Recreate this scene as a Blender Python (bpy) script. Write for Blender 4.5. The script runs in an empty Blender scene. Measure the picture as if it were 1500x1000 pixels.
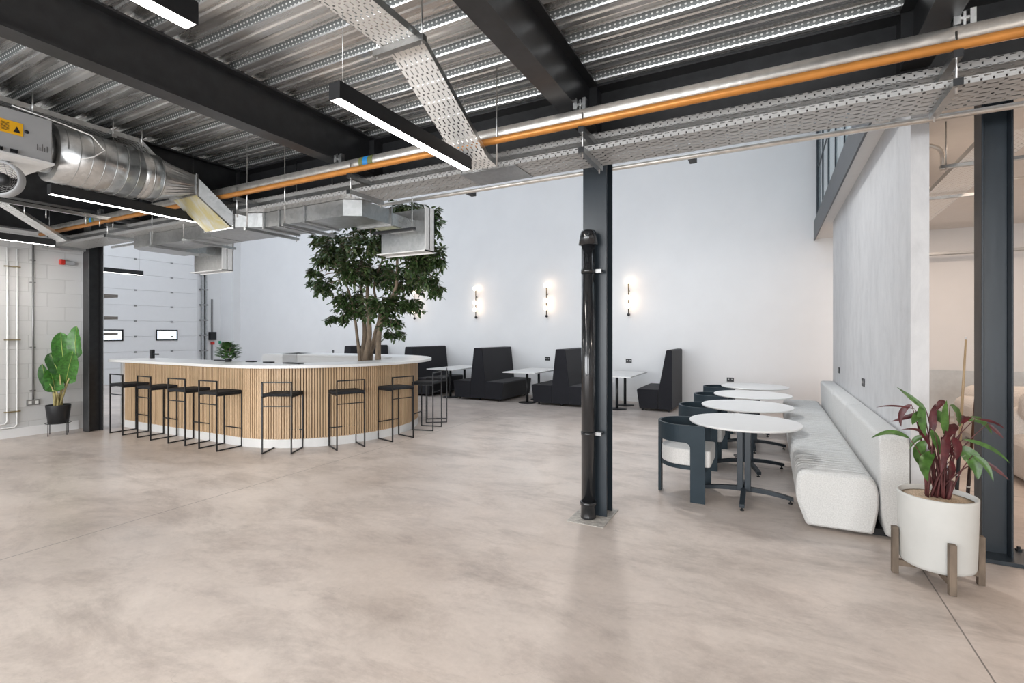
import bpy, math, random
from mathutils import Vector, Matrix
random.seed(7)
PI = math.pi
S = bpy.context.scene
COL = S.collection
rad = math.radians

# ------------------------------------------------------------------ mesh builder
class MB:
    def __init__(s):
        s.v = []; s.f = []; s.sm = []
    def add(s, vs, fs, smooth=False):
        o = len(s.v); s.v += [tuple(p) for p in vs]
        for q in fs:
            s.f.append(tuple(i + o for i in q)); s.sm.append(smooth)
        return s
    def box(s, x0, x1, y0, y1, z0, z1, M=None):
        vs = [Vector((x, y, z)) for z in (z0, z1) for y in (y0, y1) for x in (x0, x1)]
        if M is not None: vs = [M @ p for p in vs]
        return s.add(vs, [(0, 2, 3, 1), (4, 5, 7, 6), (0, 1, 5, 4), (2, 6, 7, 3), (0, 4, 6, 2), (1, 3, 7, 5)])
    def bar(s, p0, p1, w, h=None, up=(0, 0, 1)):
        h = h or w
        p0 = Vector(p0); p1 = Vector(p1); d = (p1 - p0).normalized(); up = Vector(up)
        if abs(d.dot(up)) > .99: up = Vector((1, 0, 0))
        a = d.cross(up).normalized(); b = a.cross(d).normalized()
        vs = []
        for p in (p0, p1):
            for i, j in ((-1, -1), (1, -1), (1, 1), (-1, 1)): vs.append(p + a * (i * w / 2) + b * (j * h / 2))
        return s.add(vs, [(0, 1, 2, 3), (7, 6, 5, 4), (0, 4, 5, 1), (1, 5, 6, 2), (2, 6, 7, 3), (3, 7, 4, 0)])
    def tube(s, pts, r, n=10, caps=True, smooth=True):
        pts = [Vector(p) for p in pts]; m = len(pts)
        rs = r if isinstance(r, (list, tuple)) else [r] * m
        vs = []; prev = None
        for i, p in enumerate(pts):
            d = (pts[min(i + 1, m - 1)] - pts[max(i - 1, 0)])
            d = d.normalized() if d.length > 1e-9 else Vector((0, 0, 1))
            if prev is None:
                u = Vector((0, 0, 1)) if abs(d.z) < .9 else Vector((1, 0, 0))
                a = d.cross(u).normalized()
            else:
                a = (prev - d * prev.dot(d)).normalized()
            prev = a; b = d.cross(a)
            for k in range(n):
                t = 2 * PI * k / n; vs.append(p + (a * math.cos(t) + b * math.sin(t)) * rs[i])
        fs = [(i * n + k, i * n + (k + 1) % n, (i + 1) * n + (k + 1) % n, (i + 1) * n + k) for i in range(m - 1) for k in range(n)]
        s.add(vs, fs, smooth)
        if caps:
            o = len(s.v) - len(vs)
            s.f.append(tuple(o + k for k in reversed(range(n)))); s.sm.append(False)
            s.f.append(tuple(o + (m - 1) * n + k for k in range(n))); s.sm.append(False)
        return s
    def lathe(s, prof, c=(0, 0, 0), n=32, smooth=True, sx=1, sy=1, caps=True):
        m = len(prof); vs = []
        for r, z in prof:
            for k in range(n):
                t = 2 * PI * k / n; vs.append((c[0] + r * sx * math.cos(t), c[1] + r * sy * math.sin(t), c[2] + z))
        fs = [(i * n + k, i * n + (k + 1) % n, (i + 1) * n + (k + 1) % n, (i + 1) * n + k) for i in range(m - 1) for k in range(n)]
        s.add(vs, fs, smooth); o = len(s.v) - len(vs)
        if caps and prof[0][0] > 1e-5: s.f.append(tuple(o + k for k in reversed(range(n)))); s.sm.append(False)
        if caps and prof[-1][0] > 1e-5: s.f.append(tuple(o + (m - 1) * n + k for k in range(n))); s.sm.append(False)
        return s
    def sphere(s, c, r, n=14, m=8, sx=1, sy=1, sz=1):
        vs = []; 
        for i in range(m + 1):
            ph = PI * i / m
            for k in range(n):
                t = 2 * PI * k / n
                vs.append((c[0] + r * sx * math.sin(ph) * math.cos(t), c[1] + r * sy * math.sin(ph) * math.sin(t), c[2] - r * sz * math.cos(ph)))
        fs = [(i * n + k, i * n + (k + 1) % n, (i + 1) * n + (k + 1) % n, (i + 1) * n + k) for i in range(m) for k in range(n)]
        return s.add(vs, fs, True)
    def prism(s, poly, a0, a1, axis='z', smooth=False):
        # poly of 2D points extruded along an axis: z:(x,y)  y:(x,z)  x:(y,z)
        def P(p, a):
            return (p[0], p[1], a) if axis == 'z' else ((p[0], a, p[1]) if axis == 'y' else (a, p[0], p[1]))
        n = len(poly); vs = [P(p, a0) for p in poly] + [P(p, a1) for p in poly]
        o = len(s.v); s.add(vs, [(i, (i + 1) % n, n + (i + 1) % n, n + i) for i in range(n)], smooth)
        s.f.append(tuple(o + i for i in reversed(range(n)))); s.sm.append(False)
        s.f.append(tuple(o + n + i for i in range(n))); s.sm.append(False)
        return s
    def loft(s, rings, closed=True, caps=True, smooth=True):
        n = len(rings[0]); o = len(s.v); vs = [p for r in rings for p in r]
        kk = n if closed else n - 1
        s.add(vs, [(i * n + k, i * n + (k + 1) % n, (i + 1) * n + (k + 1) % n, (i + 1) * n + k) for i in range(len(rings) - 1) for k in range(kk)], smooth)
        if caps:
            s.f.append(tuple(o + k for k in reversed(range(n)))); s.sm.append(False)
            s.f.append(tuple(o + (len(rings) - 1) * n + k for k in range(n))); s.sm.append(False)
        return s
    def build(s, name, mat, parent=None, bevel=0, seg=2, label=None, recalc=True, solid=0, sub=0):
        me = bpy.data.meshes.new(name); me.from_pydata(s.v, [], s.f); me.update()
        for p, q in zip(me.polygons, s.sm): p.use_smooth = q
        if recalc:
            import bmesh
            bm = bmesh.new(); bm.from_mesh(me); bmesh.ops.recalc_face_normals(bm, faces=bm.faces); bm.to_mesh(me); bm.free()
        me.materials.append(mat)
        o = bpy.data.objects.new(name, me); COL.objects.link(o)
        if parent is not None: o.parent = parent
        if solid:
            m = o.modifiers.new('s', 'SOLIDIFY'); m.thickness = solid; m.offset = 0
        if sub:
            m = o.modifiers.new('u', 'SUBSURF'); m.levels = m.render_levels = sub
        if bevel:
            m = o.modifiers.new('b', 'BEVEL'); m.width = bevel; m.segments = seg; m.limit_method = 'ANGLE'; m.angle_limit = rad(35)
        if label: o['label'] = label
        return o

def tag(o, label, cat=None, group=None, kind=None):
    o['label'] = label
    if cat: o['category'] = cat
    if group: o['group'] = group
    if kind: o['kind'] = kind
    return o
def thing(name, label, cat, loc=(0, 0, 0), rz=0, group=None):
    o = bpy.data.objects.new(name, None); COL.objects.link(o); o.location = loc; o.rotation_euler = (0, 0, rz)
    o.empty_display_size = .1
    return tag(o, label, cat, group)
def dup(root, loc, rz=0, label=None, group=None):
    r = root.copy(); COL.objects.link(r); r.location = loc; r.rotation_euler = (0, 0, rz)
    if label: r['label'] = label
    if group: r['group'] = group
    for ch in list(root.children):
        c = ch.copy(); COL.objects.link(c); c.parent = r
        for g in list(ch.children):
            d = g.copy(); COL.objects.link(d); d.parent = c
    return r
def struct(o, label): return tag(o, label, kind='structure')

# ------------------------------------------------------------------ materials
class NT:
    def __init__(s, name):
        s.m = bpy.data.materials.new(name); s.m.use_nodes = True
        s.n = s.m.node_tree.nodes; s.l = s.m.node_tree.links
        s.b = s.n['Principled BSDF']; s.out = s.n['Material Output']
    def new(s, t, **k):
        q = s.n.new(t)
        for a, b in k.items(): setattr(q, a, b)
        return q
    def link(s, a, b): s.l.new(a, b)
    def math(s, op, a, b=None, c=None):
        q = s.n.new('ShaderNodeMath'); q.operation = op
        for i, x in enumerate((a, b, c)):
            if x is None: continue
            if isinstance(x, (int, float)): q.inputs[i].default_value = x
            else: s.l.new(x, q.inputs[i])
        return q.outputs[0]
    def coords(s, scale=(1, 1, 1), rot=(0, 0, 0), kind='Object'):
        tc = s.n.new('ShaderNodeTexCoord'); mp = s.n.new('ShaderNodeMapping')
        mp.inputs['Scale'].default_value = scale; mp.inputs['Rotation'].default_value = rot
        s.l.new(tc.outputs[kind], mp.inputs['Vector']); return mp.outputs[0]
    def noise(s, vec, scale=5, detail=4, rough=.55, dist=0):
        q = s.n.new('ShaderNodeTexNoise'); q.inputs['Scale'].default_value = scale; q.inputs['Detail'].default_value = detail
        q.inputs['Roughness'].default_value = rough; q.inputs['Distortion'].default_value = dist
        s.l.new(vec, q.inputs['Vector']); return q.outputs['Fac']
    def ramp(s, fac, stops):
        q = s.n.new('ShaderNodeValToRGB'); s.l.new(fac, q.inputs[0]); e = q.color_ramp.elements
        while len(e) < len(stops): e.new(.5)
        for x, (p, c) in zip(e, stops):
            x.position = p; x.color = (*c, 1) if len(c) == 3 else c
        return q.outputs[0]
    def mix(s, fac, a, b, mode='MIX'):
        q = s.n.new('ShaderNodeMix'); q.data_type = 'RGBA'; q.blend_type = mode
        for sock, x in ((q.inputs[0], fac), (q.inputs[6], a), (q.inputs[7], b)):
            if isinstance(x, (int, float)): sock.default_value = x
            elif isinstance(x, tuple): sock.default_value = (*x, 1)
            else: s.l.new(x, sock)
        return q.outputs[2]
    def bump(s, h, strength=.3, dist=.01):
        q = s.n.new('ShaderNodeBump'); q.inputs['Strength'].default_value = strength; q.inputs['Distance'].default_value = dist
        s.l.new(h, q.inputs['Height']); s.l.new(q.outputs[0], s.b.inputs['Normal'])

def mat(name, col, rough=.5, metal=0, var=.08, scale=8, bump=0, bscale=60, spec=.5, stretch=(1, 1, 1), coat=0):
    t = NT(name); v = t.coords(stretch)
    n = t.noise(v, scale, 4)
    lo = tuple(c * (1 - var) for c in col); hi = tuple(min(1, c * (1 + var)) for c in col)
    t.link(t.ramp(n, [(.3, lo), (.7, hi)]), t.b.inputs['Base Color'])
    t.b.inputs['Roughness'].default_value = rough; t.b.inputs['Metallic'].default_value = metal
    t.b.inputs['Specular IOR Level'].default_value = spec; t.b.inputs['Coat Weight'].default_value = coat
    if bump: t.bump(t.noise(v, bscale, 3), bump, .004)
    return t.m
def emis(name, col, strength):
    t = NT(name); t.b.inputs['Base Color'].default_value = (*col, 1)
    t.b.inputs['Emission Color'].default_value = (*col, 1); t.b.inputs['Emission Strength'].default_value = strength
    return t.m

def m_floor():
    t = NT('polished_concrete'); v = t.coords()
    big = t.noise(v, .5, 5, .6, .3); mid = t.noise(t.coords((1, 1.7, 1), (0, 0, .5)), 1.6, 10, .7, .25); fine = t.noise(v, 26, 6, .7)
    c1 = t.ramp(big, [(.28, (.52, .445, .395)), (.5, (.66, .585, .535)), (.72, (.76, .69, .635))])
    c2 = t.ramp(mid, [(.28, (.62, .605, .595)), (.46, (.88, .87, .86)), (.62, (.98, .97, .96)), (.8, (1.06, 1.03, .99))])
    c = t.mix(.85, c1, c2, 'MULTIPLY')
    c = t.mix(.25, c, t.ramp(fine, [(.35, (.72, .7, .68)), (.65, (1, 1, 1))]), 'MULTIPLY')
    # fine trowel scratches
    w = t.new('ShaderNodeTexWave'); w.inputs['Scale'].default_value = .9; w.inputs['Distortion'].default_value = 9; w.inputs['Detail'].default_value = 4; w.inputs['Detail Scale'].default_value = 1.6
    t.link(t.coords((1, 1, 1), (0, 0, 1.1)), w.inputs['Vector'])
    scr = t.math('LESS_THAN', t.math('ABSOLUTE', t.math('SUBTRACT', w.outputs['Fac'], .5)), .006)
    scr = t.math('MULTIPLY', scr, t.math('GREATER_THAN', t.noise(v, 1.7, 2), .6))
    st = t.ramp(t.noise(t.coords((1, 2.2, 1), (0, 0, -.4)), .9, 9, .75, .4), [(.48, (1, 1, 1)), (.62, (.74, .725, .72)), (.78, (.60, .60, .61))])
    c = t.mix(.8, c, st, 'MULTIPLY')
    c = t.mix(t.math('MULTIPLY', scr, .35), c, (.2, .18, .165))
    # saw-cut joints
    tc = t.new('ShaderNodeTexCoord'); sp = t.new('ShaderNodeSeparateXYZ'); t.link(tc.outputs['Object'], sp.inputs[0])
    jx = t.math('ABSOLUTE', t.math('SUBTRACT', t.math('PINGPONG', t.math('ADD', sp.outputs[0], 4.82), 5.73 / 2), 0.0))
    j1 = t.math('LESS_THAN', t.math('ABSOLUTE', t.math('SUBTRACT', sp.outputs[0], .915)), .004)
    j2 = t.math('LESS_THAN', t.math('ABSOLUTE', t.math('SUBTRACT', sp.outputs[0], -4.82)), .004)
    j3 = t.math('LESS_THAN', t.math('ABSOLUTE', t.math('SUBTRACT', sp.outputs[1], 6.6)), .004)
    j = t.math('MAXIMUM', t.math('MAXIMUM', j1, j2), j3)
    c = t.mix(t.math('MULTIPLY', j, .75), c, (.09, .08, .075))
    t.link(c, t.b.inputs['Base Color'])
    t.link(t.math('MULTIPLY_ADD', mid, .25, .20), t.b.inputs['Roughness'])
    t.b.inputs['Specular IOR Level'].default_value = .34
    t.bump(t.math('SUBTRACT', t.math('MULTIPLY', fine, .25), j), .12, .004)
    return t.m
def m_block():
    t = NT('painted_blockwork'); tc = t.new('ShaderNodeTexCoord'); sp = t.new('ShaderNodeSeparateXYZ'); cb = t.new('ShaderNodeCombineXYZ')
    t.link(tc.outputs['Object'], sp.inputs[0]); t.link(sp.outputs[1], cb.inputs[0]); t.link(sp.outputs[2], cb.inputs[1])
    b = t.new('ShaderNodeTexBrick'); t.link(cb.outputs[0], b.inputs['Vector'])
    b.inputs['Scale'].default_value = 1; b.inputs['Brick Width'].default_value = .45; b.inputs['Row Height'].default_value = .225
    b.inputs['Mortar Size'].default_value = .005; b.inputs['Mortar Smooth'].default_value = .6
    b.inputs['Color1'].default_value = (.64, .64, .635, 1); b.inputs['Color2'].default_value = (.61, .61, .605, 1); b.inputs['Mortar'].default_value = (.52, .52, .515, 1)
    t.link(b.outputs['Color'], t.b.inputs['Base Color']); t.b.inputs['Roughness'].default_value = .55
    h = t.math('SUBTRACT', t.math('MULTIPLY', t.noise(t.coords(), 40, 4), .15), b.outputs['Fac'])
    t.bump(h, .5, .006); return t.m
def m_plaster():
    t = NT('polished_plaster'); v = t.coords((1, 1, .5)); n = t.noise(v, 5, 10, .75, .5); n2 = t.noise(t.coords(), 1.1, 4)
    c = t.ramp(n, [(.3, (.52, .52, .525)), (.5, (.60, .60, .605)), (.7, (.66, .66, .66))])
    c = t.mix(.3, c, t.ramp(n2, [(.3, (.75, .76, .78)), (.7, (1, 1, 1))]), 'MULTIPLY')
    t.link(c, t.b.inputs['Base Color']); t.b.inputs['Roughness'].default_value = .6; t.bump(n, .25, .006); return t.m
def m_galv(name='galvanised_steel', base=.5, rough=.34, spangle=30):
    t = NT(name); v = t.coords()
    vo = t.new('ShaderNodeTexVoronoi'); vo.inputs['Scale'].default_value = spangle; t.link(v, vo.inputs['Vector'])
    n = t.noise(v, 3, 4)
    c = t.ramp(vo.outputs['Color'], [(0, (base * .88, base * .9, base * .9)), (1, (base * 1.1, base * 1.12, base * 1.12))])
    c = t.mix(.4, c, t.ramp(n, [(.3, (.7, .7, .7)), (.7, (1, 1, 1))]), 'MULTIPLY')
    t.link(c, t.b.inputs['Base Color']); t.b.inputs['Metallic'].default_value = 1
    t.link(t.math('MULTIPLY_ADD', n, .2, rough - .1), t.b.inputs['Roughness']); return t.m
def m_deck():
    t = NT('deck_steel'); v = t.coords((.35, 6, 6)); n = t.noise(v, 3, 5)
    c = t.ramp(n, [(.3, (.60, .61, .61)), (.7, (.92, .93, .925))])
    tc = t.new('ShaderNodeTexCoord'); sp = t.new('ShaderNodeSeparateXYZ'); t.link(tc.outputs['Object'], sp.inputs[0])
    # embossed dots on the sloping webs
    fx = t.math('SUBTRACT', t.math('FRACT', t.math('DIVIDE', sp.outputs[0], .036)), .5)
    fz = t.math('SUBTRACT', t.math('FRACT', t.math('DIVIDE', sp.outputs[2], .022)), .5)
    d = t.math('ADD', t.math('MULTIPLY', fx, fx), t.math('MULTIPLY', t.math('MULTIPLY', fz, fz), .8))
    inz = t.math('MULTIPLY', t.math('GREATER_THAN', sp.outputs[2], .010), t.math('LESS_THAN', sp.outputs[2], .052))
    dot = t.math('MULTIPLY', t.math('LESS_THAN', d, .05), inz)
    c = t.mix(t.math('MULTIPLY', inz, .9), c, (.12, .135, .135))  # webs darkened in colour to mute the window light they reflect
    c = t.mix(t.math('MULTIPLY', dot, .9), c, (.85, .86, .85))
    t.link(c, t.b.inputs['Base Color']); t.b.inputs['Metallic'].default_value = .82
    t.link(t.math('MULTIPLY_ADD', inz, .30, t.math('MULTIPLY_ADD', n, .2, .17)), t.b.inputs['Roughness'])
    t.bump(t.math('ADD', t.math('MULTIPLY', n, .15), dot), .5, .004); return t.m
def m_tray(name, bright, ax=(1, 0), b=.018, a=.052):
    # slotted sheet: coordinate ax[0] runs along the tray, ax[1] across it
    t = NT(name); tc = t.new('ShaderNodeTexCoord'); sp = t.new('ShaderNodeSeparateXYZ'); t.link(tc.outputs['Object'], sp.inputs[0])
    u, v = sp.outputs[ax[0]], sp.outputs[ax[1]]
    row = t.math('FLOOR', t.math('DIVIDE', v, b)); odd = t.math('FLOORED_MODULO', row, 2)
    fu = t.math('ABSOLUTE', t.math('SUBTRACT', t.math('FRACT', t.math('MULTIPLY_ADD', odd, .5, t.math('DIVIDE', u, a))), .5))
    fv = t.math('ABSOLUTE', t.math('SUBTRACT', t.math('FRACT', t.math('DIVIDE', v, b)), .5))
    s1 = t.math('MULTIPLY', t.math('LESS_THAN', fu, .28), t.math('LESS_THAN', fv, .2))
    s2 = t.math('MULTIPLY', t.math('LESS_THAN', fu, .09), t.math('LESS_THAN', fv, .36))
    hole = t.math('ADD', t.math('MULTIPLY', s1, t.math('SUBTRACT', 1, odd)), t.math('MULTIPLY', s2, odd))
    t.b.inputs['Base Color'].default_value = (bright, bright, bright * .98, 1); t.b.inputs['Metallic'].default_value = .4; t.b.inputs['Roughness'].default_value = .42
    tr = t.new('ShaderNodeBsdfTransparent'); mx = t.new('ShaderNodeMixShader')
    t.link(hole, mx.inputs[0]); t.link(t.b.outputs[0], mx.inputs[1]); t.link(tr.outputs[0], mx.inputs[2]); t.link(mx.outputs[0], t.out.inputs[0])
    return t.m
def m_leaf(name, top, under, veins=True, rough=.4):
    t = NT(name); g = t.new('ShaderNodeNewGeometry'); n = t.noise(t.coords(), 25, 3)
    a = t.ramp(n, [(.3, tuple(c * .6 for c in top)), (.7, tuple(min(1, c * 1.45) for c in top))])
    b = t.ramp(n, [(.3, tuple(c * .7 for c in under)), (.7, tuple(min(1, c * 1.3) for c in under))])
    t.link(t.mix(g.outputs['Backfacing'], a, b), t.b.inputs['Base Color']); t.b.inputs['Roughness'].default_value = rough
    t.b.inputs['Subsurface Weight'].default_value = 0
    return t.m
def m_oak():
    t = NT('pale_oak'); v = t.coords((14, 14, .7)); n = t.noise(v, 2.2, 6, .6); n2 = t.noise(t.coords((28, 28, 0)), 1, 1)
    c = t.ramp(n, [(.3, (.50, .345, .205)), (.7, (.70, .52, .34))])
    c = t.mix(.45, c, t.ramp(n2, [(.35, (.72, .68, .62)), (.65, (1.1, 1.05, .98))]), 'MULTIPLY')
    t.link(c, t.b.inputs['Base Color']); t.b.inputs['Roughness'].default_value = .5; return t.m
def m_boucle(name, col, sc=170, st=.6):
    t = NT(name); v = t.coords(); n = t.noise(v, sc, 3, .7); n2 = t.noise(v, 3, 3)
    t.link(t.mix(.3, t.ramp(n, [(.3, tuple(c * .74 for c in col)), (.7, tuple(min(1, c * 1.16) for c in col))]), t.ramp(n2, [(.3, tuple(c * .9 for c in col)), (.7, col)])), t.b.inputs['Base Color'])
    t.b.inputs['Roughness'].default_value = .95; t.b.inputs['Specular IOR Level'].default_value = .15; t.b.inputs['Sheen Weight'].default_value = .15
    t.bump(n, st, .004); return t.m

MF = m_floor(); MBK = m_block(); MPL = m_plaster(); MG = m_galv(); MGD = m_galv('bright_galvanised', .66, .3, 40)
MDK = m_deck()
MWH = mat('white_paint', (.80, .80, .80), .55, var=.02, scale=1.5)
MCEIL = mat('ceiling_paint', (.78, .75, .72), .7, var=.02)
MSTL = mat('black_steel_paint', (.022, .023, .025), .38, var=.25, scale=12, bump=.08, bscale=25)
MBLU = mat('slate_steel_paint', (.021, .030, .039), .34, var=.2, scale=6, stretch=(1, 1, .25), bump=.12, bscale=18)
MBLK = mat('black_powder_coat', (.012, .013, .015), .45, var=.1)
MPVC = mat('black_plastic_pipe', (.012, .013, .015), .16, var=.2, coat=.5)
MCH = mat('painted_chair_wood', (.022, .036, .047), .5, var=.12, scale=5, spec=.25)
MTOP = mat('white_laminate', (.76, .76, .75), .3, var=.015)
MFAB = m_boucle('charcoal_wool', (.022, .022, .026), 120, .3)
MSEAT = mat('black_seat_fabric', (.010, .011, .014), .85, var=.3, scale=40)
MSOFA = m_boucle('cream_boucle', (.68, .68, .665), 110, .9)
def m_seat():
    m_ = m_boucle('cream_boucle_creased', (.68, .68, .665), 110, .9); nt = m_.node_tree; b = nt.nodes['Principled BSDF']; old = b.inputs['Normal'].links[0].from_node
    tc = nt.nodes.new('ShaderNodeTexCoord'); mp = nt.nodes.new('ShaderNodeMapping'); mp.inputs['Scale'].default_value = (.9, 11, .6); nz = nt.nodes.new('ShaderNodeTexNoise'); nz.inputs['Scale'].default_value = 1.6; nz.inputs['Detail'].default_value = 2
    bp = nt.nodes.new('ShaderNodeBump'); bp.inputs['Strength'].default_value = .8; bp.inputs['Distance'].default_value = .06
    nt.links.new(tc.outputs['Object'], mp.inputs[0]); nt.links.new(mp.outputs[0], nz.inputs['Vector']); nt.links.new(nz.outputs['Fac'], bp.inputs['Height']); nt.links.new(bp.outputs[0], old.inputs['Normal']); return m_
MSEATC = m_seat()
MCUSH = m_boucle('white_boucle', (.72, .71, .69), 170, .4)
MCOP = mat('copper_pipe', (.62, .26, .06), .38, .35, var=.12, scale=6)
MFOIL = mat('foil_lagging', (.80, .78, .74), .36, .85, var=.15, scale=14, bump=.5, bscale=22)
MOAK = m_oak()
MDIF = emis('led_diffuser', (1, .97, .93), 9.0)
MGLB = emis('warm_globe', (1, .84, .66), 5.0)
MTR1 = m_tray('slotted_tray_steel_lengthways', .50, (0, 1), .030, .085); MTR2 = m_tray('slotted_tray_steel', .92, (1, 0), .021, .062)
MTR3 = m_tray('slotted_rail_steel', .42, (0, 2), .019, .05)
MTRK = mat('bark', (.20, .15, .105), .8, var=.35, scale=18, bump=.5, bscale=30, stretch=(1, 1, .4))
MCON = mat('pale_concrete_pot', (.575, .575, .55), .7, var=.05, scale=4, bump=.1)
MWLEG = mat('weathered_timber', (.15, .115, .085), .75, var=.4, scale=14, stretch=(1, 1, .3), bump=.4)
MGRAV = mat('pea_gravel', (.52, .40, .28), .85, var=.45, scale=130, bump=1.0, bscale=130)
MSOIL = mat('dark_soil', (.03, .022, .016), .95, var=.4, scale=60, bump=.6)
MGREY = mat('grey_enamel', (.36, .37, .38), .42, var=.03)
MYEL = mat('yellow_label', (.80, .42, .01), .5, var=.02)
MRED = mat('red_plastic', (.55, .03, .02), .4); MGRN = mat('green_sign', (.02, .35, .18), .4); MBLUE = mat('blue_tape', (.02, .22, .55), .5)
MSKT = mat('metal_socket', (.30, .30, .30), .35, .6, var=.05)
MGLS = NT('window_glass'); MGLS.b.inputs['Transmission Weight'].default_value = .0
MGLS.b.inputs['Base Color'].default_value = (.42, .50, .52, 1); MGLS.b.inputs['Roughness'].default_value = .08; MGLS = MGLS.m

# ------------------------------------------------------------------ the building shell
FY = 11.65; LX = -10.3; FX = -18.2; ZR = 7.0; DZ = 3.71
def boxo(name, mt, b, label=None, **k):
    return MB().box(*b).build(name, mt, label=label, **k)
struct(boxo('floor', MF, (-19, 8, -6.2, 12, -.2, 0)), 'polished concrete floor with saw-cut joints')
struct(boxo('wall_back', MWH, (-19, 8, FY, FY + .2, 0, ZR)), 'tall white painted back wall')
struct(boxo('wall_left', MBK, (LX - .2, LX, -6.2, 4.3, 0, DZ)), 'white painted blockwork wall behind the black potted plant')
struct(boxo('wall_bar_return', MWH, (-12.6, LX, 4.3, 4.36, 0, 3.6)), 'white return wall behind the bar')
struct(boxo('wall_far_left', MWH, (FX - .2, FX, 4.3, FY, 0, ZR)), 'white wall around the sectional door')
struct(boxo('wall_right', MWH, (7.8, 8, -6.2, FY, 0, ZR)), 'white wall of the right hand room')
struct(boxo('wall_light_stop', MWH, (-18.3, 8, 4.45, 4.55, DZ + .1, ZR)), 'unseen upper wall added above the deck edge to contain light')  # unseen wall added to keep light inside the tall space
struct(boxo('wall_plaster', MPL, (.95, 1.062, 4.75, 10.0, 0, 3.5)), 'light grey polished plaster wall behind the long sofa')
struct(boxo('trim_corner', MWH, (-18.2, -17.45, 11.35, FY, 0, ZR)), 'white boxed-in column in the far corner')
struct(boxo('baseboard_back', MTOP, (-17.4, 7.8, FY - .02, FY, 0, .1)), 'white skirting along the back wall')
struct(boxo('baseboard_left', MWH, (LX, LX + .02, -6, 4.0, 0, .14)), 'white skirting on the blockwork wall')
# roof over the tall space with long rooflights
rf = MB()
for a, b in ((4.55, 5.9), (6.7, 8.0), (8.8, FY)): rf.box(FX, 7.8, a, b, ZR, ZR + .1)
struct(rf.build('ceiling_roof', MWH), 'white roof with long rooflights')
# wall behind the camera with three big window openings
wb = MB()
wins = [(-9.2, -6.0), (-4.8, -1.2), (.2, 3.8)]
ed = [-10.3] + [q for w in wins for q in w] + [7.8]
for i in range(0, len(ed), 2): wb.box(ed[i], ed[i + 1], -6.2, -6.0, 0, DZ)
for a, b in wins: wb.box(a, b, -6.2, -6.0, 3.2, DZ); wb.box(a, b, -6.2, -6.0, 0, .3)
struct(wb.build('wall_front', MWH), 'white wall with big windows behind the camera')

# corrugated deck ceiling, ribs along x
def deck(x0, x1, y0, y1):
    prof = [(0, 0), (.035, 0), (.045, .008), (.065, .008), (.075, 0), (.11, 0), (.135, .06), (.16, .06), (.17, .052), (.20, .052), (.21, .06), (.265, .06), (.29, 0)]
    P = .3; m = MB(); pts = []
    n = int((y1 - y0) / P) + 1
    for i in range(n):
        for a, z in prof: pts.append((y1 - i * P - a, z))
    pts.append((pts[-1][0] - .01, 0))
    vs = []; 
    for y, z in pts: vs += [(x0, y, z), (x1, y, z)]
    m.add(vs, [(2 * i, 2 * i + 1, 2 * i + 3, 2 * i + 2) for i in range(len(pts) - 1)])
    m.box(x0, x1, y0 - .3, y1, .065, .15)
    o = m.build('ceiling', MDK, recalc=False); o.location = (0, 0, DZ); return o
struct(deck(LX, 7.8, -6.0, 4.1), 'exposed corrugated galvanised steel deck ceiling')

# mezzanine over the right-hand room
struct(boxo('ceiling_mezzanine', MCEIL, (.80, 7.8, 4.62, FY, 3.50, 3.6)), 'pale soffit of the mezzanine')
struct(boxo('trim_fascia', mat('dark_grey_fascia', (.055, .06, .068), .45), (.78, .80, 4.6, FY, 3.46, 3.84)), 'dark grey fascia along the mezzanine edge')
gl = thing('glazed_screen', 'dark framed glazed screen on top of the mezzanine edge', 'glazed screen', (.86, 4.6, 3.84))
m = MB(); m.box(-.02, .02, 0, 7.04, 0, .06); m.box(-.02, .02, 0, 7.04, 2.6, 2.66)
for y in (0, 1.0, 2.0, 3.0, 4.0, 5.0, 6.0): m.box(-.02, .02, y, y + .035, 0, 2.66)
m.box(-.04, .06, 6.9, 7.04, 0, 2.66); m.box(-.015, .015, 0, 7, 1.05, 1.08)
m.build('frame', MBLU, gl)
MB().box(-.005, .005, 0, 7.0, .06, 2.6).build('glass', MGLS, gl)
g2 = boxo('sensor_box', MBLK, (.74, .78, 5.9, 5.98, 3.72, 3.86)); tag(g2, 'small black box on the mezzanine edge', 'sensor')

# sectional door in the far left wall
dr = thing('door_1', 'white sectional overhead door with two small windows', None, (FX, 0, 0)); dr['kind'] = 'structure'
MDOOR = mat('door_panel_white', (.80, .80, .80), .45, var=.01)
m = MB()
for k in range(9): m.box(0, .04, 5.4, 10.5, k * .5 + .006, k * .5 + .496)
m.box(0, .025, 5.4, 10.5, 0, 4.5)
m.build('door_panel', MDOOR, dr, bevel=.003)
m = MB()
for k in range(1, 9):
    for y in (6.3, 7.4, 8.5, 9.6): m.box(.04, .06, y, y + .08, k * .5 - .03, k * .5 + .02)
m.build('hinge_plates', MSKT, dr)
MSKYW = emis('daylight_pane', (.85, .93, 1), 1.6)
for y in (7.52, 9.14):
    m = MB(); m.box(.04, .065, y, y + .68, 1.36, 1.40); m.box(.04, .065, y, y + .68, 1.68, 1.72); m.box(.04, .065, y, y + .04, 1.36, 1.72); m.box(.04, .065, y + .64, y + .68, 1.36, 1.72)
    fr = m.build('window_frame', MBLK, dr)
    MB().box(.045, .05, y + .04, y + .64, 1.40, 1.68).build('pane', MSKYW, fr)
tk = thing('door_track', 'grey steel door track beside the sectional door', 'door track', (FX, 10.62, 0))
m = MB(); m.box(.02, .10, 0, .07, 0, 5.2); m.box(.02, .12, .12, .17, 0, 5.2); m.build('rail', MG, tk)
for k in range(9): MB().box(.0, .14, -.04, .2, .4 + k * .55, .45 + k * .55).build('bracket', MSKT, tk)
ctl = thing('door_control_box', 'black door control box with red switch below it', 'control box', (FX, 11.0, 1.35))
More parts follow.
